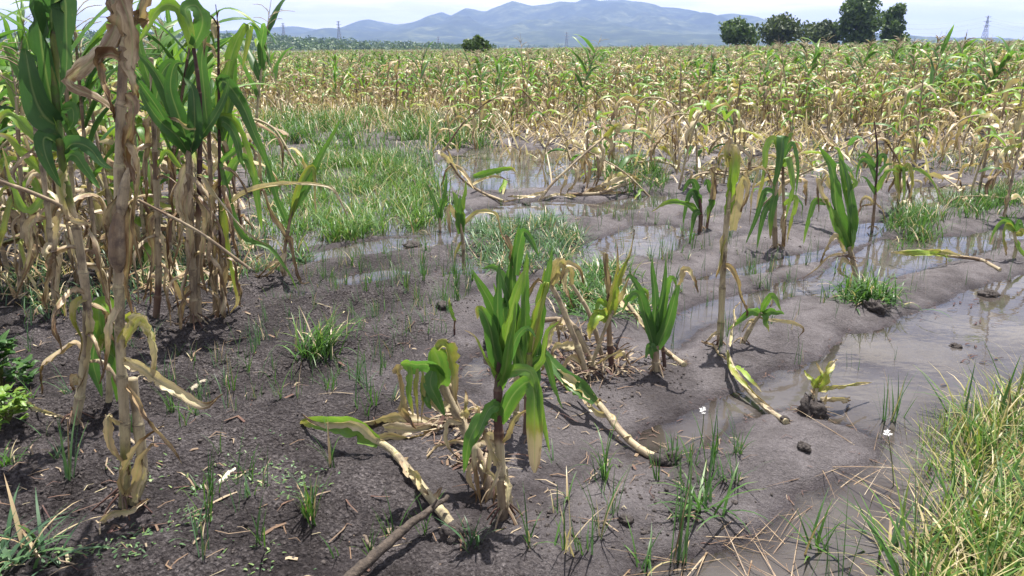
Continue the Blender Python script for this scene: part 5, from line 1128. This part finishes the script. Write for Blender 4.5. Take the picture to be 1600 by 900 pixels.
grass('long band of fresh green grass in front of the crop, beyond the shallow water', [(385,190),(520,182),(660,188),(770,200),(800,215),(780,236),(640,238),(520,250),(400,250)], 4200, (.2, .6), (.010, .019), clump=150, cs=.12, seed=3, dry=(.0, .3))
grass('sparser green grass among puddles between the two grass bands', [(380,250),(480,250),(640,240),(700,262),(660,285),(560,265),(470,275),(400,320)], 2200, (.12, .4), (.007, .014), clump=150, cs=.06, seed=13)
grass('sprawling blue green weed behind the middle plant', [(745,352),(800,358),(865,350),(905,372),(880,418),(820,432),(760,425),(735,395)], 2300, (.10, .26), (.006, .011), 'sprawling_weed', clump=170, cs=.06, el=(.2, 1.3), droop=(-.3, 1.5), m=M_SEDGE, seed=4, cat='weed')
grass('green weeds growing through the tangle of dry stalks', [(870,430),(930,420),(985,440),(1000,500),(930,520),(880,490)], 1300, (.10, .25), (.006, .012), 'sprawling_weed', clump=110, cs=.04, el=(.4, 1.4), seed=5, cat='weed')
grass('green grass at the foot of the dry wreckage right of centre', [(930,262),(1000,258),(1040,285),(1020,308),(960,310)], 700, (.15, .38), (.007, .013), clump=60, cs=.06, seed=6)
grass('green grass in the water under the arching maize at the right', [(1388,350),(1440,335),(1470,350),(1450,385),(1410,388)], 520, (.12, .34), (.006, .011), clump=36, cs=.05, seed=7)
grass('patchy green grass along the far right puddle', [(1470,318),(1540,292),(1620,285),(1640,335),(1560,355),(1500,348)], 950, (.1, .3), (.006, .012), clump=85, cs=.05, seed=8)
grass('grass springing up on the mud between dry plants at the right', [(1040,250),(1300,225),(1600,235),(1600,275),(1400,285),(1250,300),(1100,310)], 1500, (.08, .25), (.006, .011), clump=140, cs=.05, seed=9, dryfrac=.3)
grass('weeds growing under the thick stand of maize at the left', [(-40,470),(120,400),(260,380),(410,340),(440,440),(330,470),(200,500),(40,520)], 1700, (.07, .26), (.005, .011), 'undergrowth', clump=150, cs=.04, seed=10, dryfrac=.3, m=M_SEDGE, cat='weed')
# the near bank at the lower right corner
bank = [(1495,690),(1530,645),(1580,612),(1690,560),(1800,700),(1800,1150),(1430,1150),(1410,960),(1450,840),(1480,760)]
grass('thick bank of green and straw coloured grass filling the lower right corner', bank, 2500, (.08, .34), (.005, .012), 'bank_grass', clump=330, cs=.05, el=(.8, 1.52), droop=(.0, 1.4), dry=(.05, .42), dryfrac=.32, dead=(.5, .64), seed=11, rows=6)
grass('grass bank carrying on to the right', [(1700,560),(2100,470),(2700,600),(2900,1150),(1810,1150),(1810,700)], 5200, (.10, .40), (.006, .014), 'bank_grass', clump=520, cs=.10, el=(.8, 1.52), droop=(.0, 1.4), dry=(.05, .42), dryfrac=.32, dead=(.5, .64), seed=23)
grass('fine dry stalks tangled through the bank grass', bank, 1300, (.15, .42), (.0018, .004), 'dry_grass', el=(.2, 1.4), droop=(-.2, 1.0), dry=(.5, .66), dryfrac=0, seed=12, rows=5)
grass('broad green blades standing through the bank grass', bank, 300, (.2, .42), (.011, .019), 'broad_grass', clump=130, cs=.03, el=(.8, 1.5), droop=(.0, 1.2), dry=(.0, .3), dryfrac=.08, seed=21, rows=7)
grass('brown dead thatch matted under the bank grass', bank, 1500, (.1, .35), (.003, .006), 'thatch', el=(.0, .35), droop=(.0, .5), dry=(.8, 1.0), dryfrac=0, seed=22, rows=5)
grass('feathery yellow green weed at the rim of the grass bank', [(1440,700),(1480,640),(1530,620),(1570,660),(1540,740),(1460,760)], 1500, (.05, .16), (.003, .005), 'feathery_weed', clump=60, cs=.03, el=(.6, 1.5), droop=(-.2, .8), dry=(.2, .4), seed=14, cat='weed')
grass('dead straw runners lying out over the shallow water by the bank', [(1010,890),(1180,830),(1260,770),(1330,740),(1420,740),(1450,820),(1420,960),(1200,980),(1000,950)], 620, (.15, .5), (.0022, .005), 'straw_runners', el=(.02, .22), droop=(.0, .22), dry=(.93, 1.0), dryfrac=.0, seed=15, clump=60, cs=.06)
grass('fine stems of sedge dotted over the shallow water', [(560,440),(700,330),(760,240),(1000,235),(1090,250),(1300,300),(1600,300),(1620,420),(1440,500),(1350,640),(1040,560),(1000,400),(880,360),(760,440)], 1500, (.07, .24), (.0025, .0045), 'fine_sedge', el=(1.35, 1.57), droop=(-.1, .35), dry=(0, .2), m=M_SEDGE, seed=16, clump=620, cs=.02, rows=4)
grass('thin grass sprouting all over the drying mud at the left', [(420,420),(620,400),(740,430),(720,520),(600,600),(480,640),(330,680),(250,620),(400,520)], 700, (.05, .2), (.0025, .005), 'fine_sedge', el=(1.1, 1.57), droop=(-.1, .8), dry=(0, .25), m=M_SEDGE, seed=17, clump=190, cs=.012, rows=4)
# dead leaves and broken blades lying through the crop
def debris(label, pts, L, W, el, seed, dry=(.55, .95), name='maize_debris', kink=.5, m=None):
    rg = np.random.default_rng(seed); n = len(pts); pts = np.column_stack([pts, height(pts[:, 0], pts[:, 1], False) + rg.uniform(.0, .06, n)])
    o = blades(pts, rg.uniform(0, 6.28, n), rg.uniform(*L, n), rg.uniform(*W, n), rg.uniform(*el, n), rg.uniform(.2, 1.8, n) * kink, 6, rg.uniform(*dry, n), rg.uniform(0, 1, n), yawtw=rg.normal(0, .6, n)).build(name, m or M_LEAF)
    return tag(o, label, 'maize debris', kind='stuff')
rgd = np.random.default_rng(31)
q = np.column_stack([rgd.uniform(-7, 16, 60000), rgd.uniform(9, 30, 60000)]); k_ = q[:, 0] / q[:, 1]
eq = np.interp(k_, [-.75, -.50, -.36, -.34, -.2, 0.0, .15, .4, .66, .8], [9.5, 9.0, 10.5, 15.0, 15.0, 13.2, 11.8, 11.4, 11.0, 10.5]) + 1.2 * fbm(q[:, 0] * .5, q[:, 1] * .5, 3, 5)
pq = np.where(q[:, 1] > eq - .2, .62 * (vnoise(q[:, 0] * 1.2, q[:, 1] * 1.2, 8) > .3), .16 * sstep(-3.6, -.4, q[:, 1] - eq) * (k_ > -.12)) * (np.abs(k_) < .75)
q = q[rgd.uniform(0, 1, len(q)) < pq]
debris('dead leaves and snapped blades littering the ground of the crop', q, (.2, .6), (.015, .045), (-.1, 1.2), 32)
debris('brown dead leaves lying under the thick stand at the left', scatter([(-60,500),(130,470),(330,490),(400,430),(390,300),(60,290),(-60,330)], 900, None, seed=33)[:, :2], (.12, .4), (.012, .035), (-.1, 1.3), 34, (.75, 1.0), kink=.9)
debris('dry leaf litter heaped under the tangle of broken stalks', scatter([(855,600),(880,540),(960,545),(1000,590),(940,615),(880,625)], 150, None, seed=35)[:, :2], (.06, .2), (.006, .02), (-.1, 1.1), 36, (.62, .92), kink=.9, m=M_STALK)
debris('dry leaf litter heaped under the snapped plant', scatter([(655,660),(760,640),(800,700),(790,770),(740,780),(690,700)], 110, None, seed=37)[:, :2], (.06, .2), (.006, .02), (-.1, .9), 38, (.6, .9), kink=.9, m=M_STALK)
# single tufts
def tuft(label, px, py, n, L, W, sp=.03, el=(.8, 1.5), droop=(.3, 1.6), dry=(0, .25), dryfrac=.1, m=None, name='grass_tuft', cat='grass tuft', group='grass tufts on the mud', seed=None, az=None, rows=6):
    rg = np.random.default_rng(seed or nseed()); x, y, _ = G(px, py, .02); z = zg(x, y)
    b = np.column_stack([rg.normal(0, sp, n), rg.normal(0, sp, n), np.zeros(n) - .01])
    d = rg.uniform(*dry, n); d = np.where(rg.uniform(0, 1, n) < dryfrac, rg.uniform(.55, .9, n), d)
    o = blades(b, rg.uniform(0, 6.28, n) if az is None else rg.normal(az[0], az[1], n), rg.uniform(*L, n), rg.uniform(*W, n), rg.uniform(*el, n), rg.uniform(*droop, n), rows, d, rg.uniform(0, 1, n)).build(name, m or M_GRASS)
    o.location = (x, y, z); return tag(o, label, cat, group)
tuft('wide bright green grass tuft on its own mud mound, behind the big puddle', 1356, 474, 330, (.10, .26), (.007, .014), .085, el=(.4, 1.4), droop=(.2, 1.6), dryfrac=.08)
tuft('loose green grass tuft on the mud between the left clump and broken plant', 496, 562, 110, (.14, .32), (.006, .012), .045, az=(.6, 1.3), dry=(.05, .3))
tuft('grass tuft spilling over the mud right beside the left clump', 468, 405, 70, (.1, .22), (.008, .016), .04, el=(.3, 1.2), m=M_SEDGE)
tuft('grass clump growing just behind the left clump of maize', 292, 430, 120, (.1, .25), (.008, .015), .07, el=(.4, 1.3), m=M_SEDGE)
tuft('sprawling tuft with long blades by the mouth of the narrow channel at the lower right', 1102, 806, 26, (.12, .26), (.008, .013), .03, el=(.4, 1.3), droop=(.2, 1.3), dryfrac=.06)
tuft('stiff upright sedge clump with dark stems standing at the waterline, lower right of centre', 1062, 868, 14, (.26, .50), (.004, .009), .012, el=(1.35, 1.56), droop=(-.1, .3), m=M_SEDGE)
tuft('broad bladed grey green grass in the lower left corner', 6, 890, 75, (.12, .32), (.010, .018), .07, el=(.4, 1.3), m=M_SEDGE, dryfrac=.2)
tuft('small grass tuft at the left edge under the leafy weed', 12, 724, 24, (.06, .14), (.005, .009), .015)
tuft('slim spiky shoot at the left, casting a thin shadow, above the lower left corner', 118, 764, 9, (.16, .32), (.006, .010), .010, el=(1.2, 1.56), droop=(-.1, .6), m=M_SEDGE)
tuft('dense little spiky tuft on dark mud at the bottom left of centre', 484, 824, 26, (.08, .20), (.004, .008), .012, el=(1.0, 1.56), droop=(-.1, .6))
tuft('three bladed shoot growing beside the fallen pale stalk', 518, 740, 8, (.12, .24), (.005, .009), .008, el=(1.1, 1.56), droop=(-.1, .9))
tuft('blue green shoot at the foot of the middle plant beside the pale stalk', 736, 868, 15, (.08, .22), (.007, .011), .018, el=(1.0, 1.5), droop=(-.1, 1.3), m=M_SEDGE)
tuft('thin upright shoot left of the smallest puddle at bottom right of centre', 938, 850, 8, (.16, .30), (.004, .007), .010, el=(1.1, 1.56), droop=(0, .9))
tuft('small reddish shoot on smooth mud below the hanging orange tipped leaf', 889, 790, 6, (.07, .16), (.005, .008), .006, dryfrac=.3)
tuft('fine two stemmed grass beside the root end at the bottom centre', 828, 872, 8, (.10, .24), (.004, .007), .012, droop=(0, .8))
tuft('upright grass shoot between the bottom centre and the sedge clump', 886, 878, 9, (.14, .26), (.004, .007), .012, dryfrac=.4, droop=(-.2, .7))
tuft('narrow sedge in the smooth wet mud near the fallen stalk root', 944, 744, 12, (.18, .30), (.004, .007), .014, el=(1.1, 1.56), dryfrac=.25)
tuft('spiky shoot on the bottom edge right of the dead stick', 1004, 882, 8, (.10, .22), (.005, .008), .012, dryfrac=.3)
tuft('thin green grass by the shaded mud in front of the left clump', 306, 648, 10, (.10, .22), (.004, .008), .012, m=M_SEDGE)
tuft('small tuft growing on the mud ridge right of the nearest stalk', 308, 762, 10, (.05, .14), (.005, .008), .010)
tuft('reedy clump of dark blades rising from the big puddle near the grass bank', 1385, 646, 20, (.16, .34), (.005, .009), .030, el=(1.1, 1.56), droop=(-.2, .5), m=M_SEDGE)
tuft('tall dark rush leaning left with a white flower head above it, at the right bank', 1432, 905, 5, (.5, .62), (.006, .009), .010, el=(1.35, 1.5), droop=(-.15, .1), az=(2.8, .2), m=M_SEDGE)
tuft('dark rushes standing in the straw covered water at the bottom right', 1300, 905, 9, (.22, .42), (.003, .006), .030, el=(1.3, 1.57), droop=(-.1, .3), m=M_SEDGE)
tuft('broad bladed grass rising from the straw covered water, bottom right', 1275, 850, 12, (.18, .30), (.009, .014), .03, el=(.9, 1.5), droop=(-.1, 1.0))
tuft('green broad grass sprawling over the straw by the bank, bottom right corner side', 1385, 860, 16, (.2, .34), (.009, .015), .05, el=(.5, 1.3), droop=(-.1, 1.0))
tuft('grass tuft in the water beside the leaning broad bladed plant', 1312, 420, 20, (.1, .24), (.005, .009), .03, m=M_SEDGE)
# sedge shoots scattered over the mud, each on its own
PROTO = []
for k in range(8):
    rg2 = np.random.default_rng(900 + k); nn = [3, 4, 6, 3, 7, 4, 5, 8][k]
    PROTO.append(blades(np.column_stack([rg2.normal(0, .008, nn), rg2.normal(0, .008, nn), np.zeros(nn) - .008]), rg2.uniform(0, 6.28, nn), rg2.uniform(.08, .22, nn), rg2.uniform(.0035, .007, nn), rg2.uniform(1.1, 1.56, nn), rg2.uniform(-.1, .9, nn), 5, np.where(rg2.uniform(0, 1, nn) < .15, .7, rg2.uniform(0, .25, nn))).mesh('sedge_shoot', [M_SEDGE if k % 2 else M_GRASS]))
zones = [([(560,400),(740,400),(760,470),(700,500),(560,480),(500,440)], 60, 'thin sedge shoot standing on the mud flat left of the middle plant'),
         ([(60,480),(300,540),(360,700),(240,760),(60,740),(30,600)], 26, 'thin sedge shoot on the dark mud around the nearest stalks'),
         ([(360,560),(620,560),(640,650),(440,700),(330,690)], 22, 'thin sedge shoot on the bare mud in front of the snapped plant'),
         ([(900,330),(1120,330),(1180,440),(1050,480),(960,400)], 50, 'thin sedge shoot on the ridge between the small puddles'),
         ([(860,720),(1240,700),(1160,830),(1000,880),(840,890)], 30, 'thin sedge shoot on the smooth mud at the bottom right of centre'),
         ([(1150,420),(1420,410),(1380,500),(1200,520)], 26, 'thin sedge shoot around the grass tuft behind the big puddle'),
         ([(340,720),(760,860),(700,900),(300,900)], 20, 'thin sedge shoot on the mud at the bottom edge')]
for zi, (poly, nn, lb) in enumerate(zones):
    for q in scatter(poly, nn, None, seed=60 + zi):
        o = bpy.data.objects.new('sedge_shoot', random.choice(PROTO)); link(o); tag(o, lb, 'sedge shoot', 'sedge shoots %s' % lb.split('shoot ')[1])
        o.location = (q[0], q[1], zg(q[0], q[1])); o.rotation_euler = (0, 0, hs(0, 6.28)); o.scale = (1, 1, hs(.7, 1.3))

# ------------------------------------------------------------------ leafy weeds, flowers, sticks, litter
def leafy(label, px, py, n, R_, H_, size, dry, seed):
    rg = np.random.default_rng(seed); x, y, _ = G(px, py, .02); z = zg(x, y); t = empty('leafy_weed', (x, y, z), label, 'weed', 'leafy weeds at the left edge'); lv, st = MB(), MB()
    for i in range(n):
        a, r, h = rg.uniform(0, 6.28), R_ * rg.uniform(0, 1) ** .6, H_ * rg.uniform(.15, 1); r *= math.cos(h / H_ * 1.1)
        c = np.array([math.cos(a) * r, math.sin(a) * r, h])
        if i % 3 == 0: st.join(tube([(0, 0, -.01), c * [.4, .4, .55], c], [.003, .0025, .0015], sides=4, n=5, dry=.15, cap=False))
        for k in range(3):
            b = a + rg.normal(0, 1.2)
            lv.join(auto_leaf(c, b, rg.uniform(0, .9), size * rg.uniform(.6, 1.2), rg.uniform(.3, 1.6), size * .62, dry + rg.uniform(-.05, .1), seed + i * 3 + k, n=5, cross=3, fold=.3, tip=0))
    lv.build('leaves', M_LEAF, t); st.build('stems', M_STALK, t)
leafy('low bright green leafy weed at the left edge of the photo, in sun', 16, 676, 60, .10, .14, .05, .26, 70)
leafy('dark shaded leafy weed at the left edge behind the bright one', 4, 610, 70, .13, .26, .07, .02, 71)
def flower(label, top, base):
    b = G(*base); Y = b[1]; p = PY(top[0], top[1], Y); z = zg(b[0], b[1]); t = empty('wild_flower', (b[0], b[1], z), label, 'flower', 'white wild flowers'); org = (b[0], b[1], z)
    tube([(b[0], b[1], z - .01), ((b[0] + p[0]) / 2 + .004, Y, (z + p[2]) / 2), p], [.0022, .002, .0015], sides=5, n=8, dry=.1).build('stem', M_STALK, t, org)
    m = MB(); rg = np.random.default_rng(nseed())
    for f in range(7):
        c = np.array(p) + rg.normal(0, .008, 3) + [0, 0, .004]
        for k in range(6):
            a = 6.28 * k / 6 + rg.uniform(-.2, .2); e = rg.uniform(.1, 1.0); d = np.array([math.cos(a) * math.cos(e), math.sin(a) * math.cos(e), math.sin(e)]); s = np.array([-math.sin(a), math.cos(a), 0])
            m.add([c, c + d * .005 + s * .0016, c + d * .010, c + d * .005 - s * .0016], [(0, 1, 2, 3)])
    m.build('petals', M_WHITE, t, org)
flower('small white flower on a thin stem in front of the big puddle', (1100,644), (1092,705))
flower('white flower head over the water beside the grass bank', (1388,682), (1400,760))
def stick(name, label, pts, rad, mt, knots=(), cat='stick', group='dead sticks at the bottom edge'):
    P = [G(*p) for p in pts]; org = P[0]; t = empty(name, org, label, cat, group)
    q = spline(P, 26); rg = np.random.default_rng(nseed()); r = np.interp(np.linspace(0, 1, 26), np.linspace(0, 1, len(rad)), rad) * (1 + .07 * rg.normal(0, 1, 26)); q = q + rg.normal(0, .0018, q.shape)
    tube(q, r, sides=10).build('shaft', mt, t, org)
    for k, (a, L, dx, dz) in enumerate(knots):
        i = int(a * 25); b = q[i]; tube([b, b + np.array([dx, .01, dz]) * L, b + np.array([dx * 1.3, .03, dz * 1.2]) * L], [r[i] * .6, r[i] * .4, r[i] * .22], sides=7, n=5).build('branch_stub', mt, t, org)
stick('dead_stick', 'thick grey dead stick pointing up from the bottom edge, resting on the pale fallen stalk', [(520,925,.05),(585,868,.08),(630,828,.10),(668,800,.115),(700,776,.115)], [.020,.0185,.0165,.015,.011,.008], M_STICK, [(.83, .035, .5, .9), (.55, .018, -.6, .8)])
stick('twig', 'thin dark twig crossing under the thick dead stick', [(612,915,.01),(588,868,.02),(565,832,.03),(550,806,.035),(536,780,.05)], [.007,.0065,.006,.005,.003], M_TWIG)
stick('twig', 'pale flat chip of dry stem lying on the mud ridge, lower left', [(342,756,.012),(355,744,.014),(370,732,.012)], [.009,.011,.007], wood_mat('bleached stem chip', (.42,.38,.3), (.6,.55,.46), 3), group=None)
stick('twig', 'short broken dry stem lying in the shade right of the nearest stalk', [(298,612,.03),(312,602,.035),(330,594,.03)], [.018,.02,.016], wood_mat('grey stem piece', (.2,.17,.12), (.4,.35,.27), 3), group=None)
for px, py, r, lb in [(694, 498, .055, 'dark crumbly clod beside the single torn leaf'), (646, 386, .075, 'dark clod standing out of the shallow water at the end of the grass belt'), (770, 548, .06, 'dark clod at the far foot of the middle plant'), (1545, 462, .06, 'dark lump in the far right end of the big puddle'), (1366, 494, .07, 'dark root mass under the near edge of the wide grass tuft'), (822, 320, .05, 'black clod on the mud in front of the dry stalk leaning right'), (1494, 542, .035, 'small bleached root stub in the big puddle'), (1254, 716, .03, 'small dark lump on the mud spit beside the straw covered water'), (978, 836, .028, 'flat stone coloured clod on the mud at the bottom right of centre')]:
    x, y, _ = G(px, py); z = zg(x, y); o = clod_mb((0, 0, r * .25), r, nseed()).build('mud_clod', M_CLOD); o.location = (x, y, max(z, -.01)); tag(o, lb, 'clod', 'dark clods')
M_CL2 = wood_mat('crumbled topsoil', (.022, .017, .016), (.09, .074, .07), 5)
cl = MB(); rg3 = np.random.default_rng(77)
cx = np.concatenate([scatter([(0,520),(400,470),(720,440),(760,540),(520,640),(300,760),(560,900),(0,900)], 2100, 320, .10, 78), scatter([(760,540),(1080,560),(1060,640),(900,640),(780,620)], 600, 80, .1, 79), scatter([(780,860),(900,780),(1100,740),(1200,760),(1080,860),(950,900)], 420, 60, .08, 80), scatter([(740,360),(1100,330),(1300,330),(1330,400),(1000,420)], 200, 40, .2, 81)])
for i, q in enumerate(cx):
    if pool_dist(np.array([q[0]]), np.array([q[1]]))[0] > .03:
        r = rg3.uniform(.002, .008) * (1.6 if rg3.uniform() < .12 else 1); cl.join(clod_mb((q[0], q[1], q[2] + .008 + r * .2), r, i, .7))
tag(cl.build('soil_crumbs', M_CL2), 'loose dark crumbs of soil over the mud', 'soil', kind='stuff')
# shed bits of straw and leaf
lt = MB()
for zi, (poly, nn) in enumerate([([(0,500),(420,470),(740,520),(760,640),(400,720),(0,700)], 240), ([(0,700),(400,720),(760,860),(700,920),(0,920)], 170), ([(760,560),(1100,560),(1000,660),(1240,700),(1100,820),(800,900),(760,780)], 230), ([(400,400),(1100,330),(1300,400),(1100,460),(760,470)], 200), ([(850,560),(960,540),(1000,600),(900,630)], 90), ([(640,640),(780,650),(790,760),(680,760)], 90), ([(1030,250),(1600,240),(1600,290),(1300,330),(1060,330)], 420), ([(680,240),(1000,240),(1040,310),(760,320)], 160)]):
    b = scatter(poly, int(nn * .75), None, seed=200 + zi); rg4 = np.random.default_rng(300 + zi); far_ = 1.6 if zi >= 6 else 1
    for q in b:
        L = rg4.uniform(.015, .10) * (2.2 if rg4.uniform() < .12 else 1) * far_; a = rg4.uniform(0, 6.28); z = zg(q[0], q[1]); z = max(z, 0) + .004
        d = np.array([math.cos(a), math.sin(a), 0]); s = np.array([-d[1], d[0], 0]); w = rg4.uniform(.002, .006) * (2.5 if rg4.uniform() < .15 else 1)
        p0 = np.array([q[0], q[1], z]); dr = rg4.uniform(.68, .92) if rg4.uniform() < .9 else .5; bz = rg4.uniform(0, .012); cv = s * rg4.normal(0, .15) * L
        v = [p0 - s * w / 2, p0 + s * w / 2, p0 + d * L / 2 + cv + s * w / 2 + [0, 0, bz], p0 + d * L / 2 + cv - s * w / 2 + [0, 0, bz], p0 + d * L + s * w / 3, p0 + d * L - s * w / 3]
        lt.add(v, [(0, 1, 2, 3), (3, 2, 4, 5)], np.array([dr, rg4.uniform(), .6, 1]), np.array([[0, 0, dr], [w, 0, dr], [w, L / 2, dr], [0, L / 2, dr], [w, L, dr], [0, L, dr]]))
tag(lt.build('plant_litter', M_STALK), 'shed bits of straw, leaf and root lying on the mud', 'litter', kind='stuff')
# the line of scraps the water left along its edge
sh = MB(); rg7 = np.random.default_rng(71); q = np.column_stack([rg7.uniform(-2.2, 4.2, 9000), rg7.uniform(2.05, 7.0, 9000)]); dq = pool_dist(q[:, 0], q[:, 1]) + .09 * fbm(q[:, 0] * 2.6, q[:, 1] * 2.6, 5, 3, .6)
q = q[(np.abs(dq + .0) < .035) | ((np.abs(dq) < .12) & (rg7.uniform(0, 1, len(q)) < .12))]; hq = height(q[:, 0], q[:, 1])
for (x, y), z in zip(q, hq):
    L = rg7.uniform(.008, .05); a = rg7.uniform(0, 6.28); d = np.array([math.cos(a), math.sin(a), 0]); s = np.array([-d[1], d[0], 0]); w = rg7.uniform(.0015, .006); p0 = np.array([x, y, max(z, 0) + .004]); cv = s * rg7.normal(0, .25) * L; dr = rg7.uniform(.86, 1.0)
    sh.add([p0 - s * w / 2, p0 + s * w / 2, p0 + d * L / 2 + cv + s * w / 2 + [0, 0, .003], p0 + d * L / 2 + cv - s * w / 2 + [0, 0, .003], p0 + d * L + s * w / 3, p0 + d * L - s * w / 3], [(0, 1, 2, 3), (3, 2, 4, 5)], np.array([dr, rg7.uniform(), .6, 1]))
tag(sh.build('shore_litter', M_STALK), 'dark scraps and fibres stranded along the edges of the puddles', 'litter', kind='stuff')
# tiny creeping seedlings on the near mud
sd_ = MB(); b = scatter([(220,740),(420,700),(520,760),(420,900),(60,900),(180,830)], 420, 26, .05, 400)
rg5 = np.random.default_rng(401); k = len(b)
b[:, 2] += .012
tag(blades(b, rg5.uniform(0, 6.28, k), rg5.uniform(.008, .024, k), rg5.uniform(.005, .010, k), rg5.uniform(.1, .9, k), rg5.uniform(.2, 1.0, k), 4, rg5.uniform(.1, .38, k)).build('seedlings', M_SEDGE), 'tiny grey green seedlings creeping over the mud at the lower left', 'seedlings', kind='stuff')
# dark dead leaf scraps floating on the big puddle
fl = MB(); rg6 = np.random.default_rng(55)
for px, py in [(1490,478),(1500,475),(1512,478),(1520,470),(1527,474),(1516,482),(1522,508),(1532,506),(1548,508),(1515,560),(1500,566),(1512,558),(1530,566),(1552,562),(1480,484),(1590,460),(1600,455),(1470,604),(1525,545),(1508,540)]:
    x, y, _ = G(px, py); a = rg6.uniform(-.3, 1.2); d = np.array([math.cos(a), math.sin(a), 0])
    fl.join(leaf([(x, y, .006), tuple(np.array([x, y, .012]) + d * .03), tuple(np.array([x, y, .006]) + d * .065)], .016, side=(-d[1], d[0], 0), n=6, cross=3, dry=1.0, seed=int(px + py), tip=0, rough=.3))
tag(fl.build('floating_scraps', M_STALK), 'dark scraps of dead leaf floating on the big puddle', 'litter', kind='stuff')
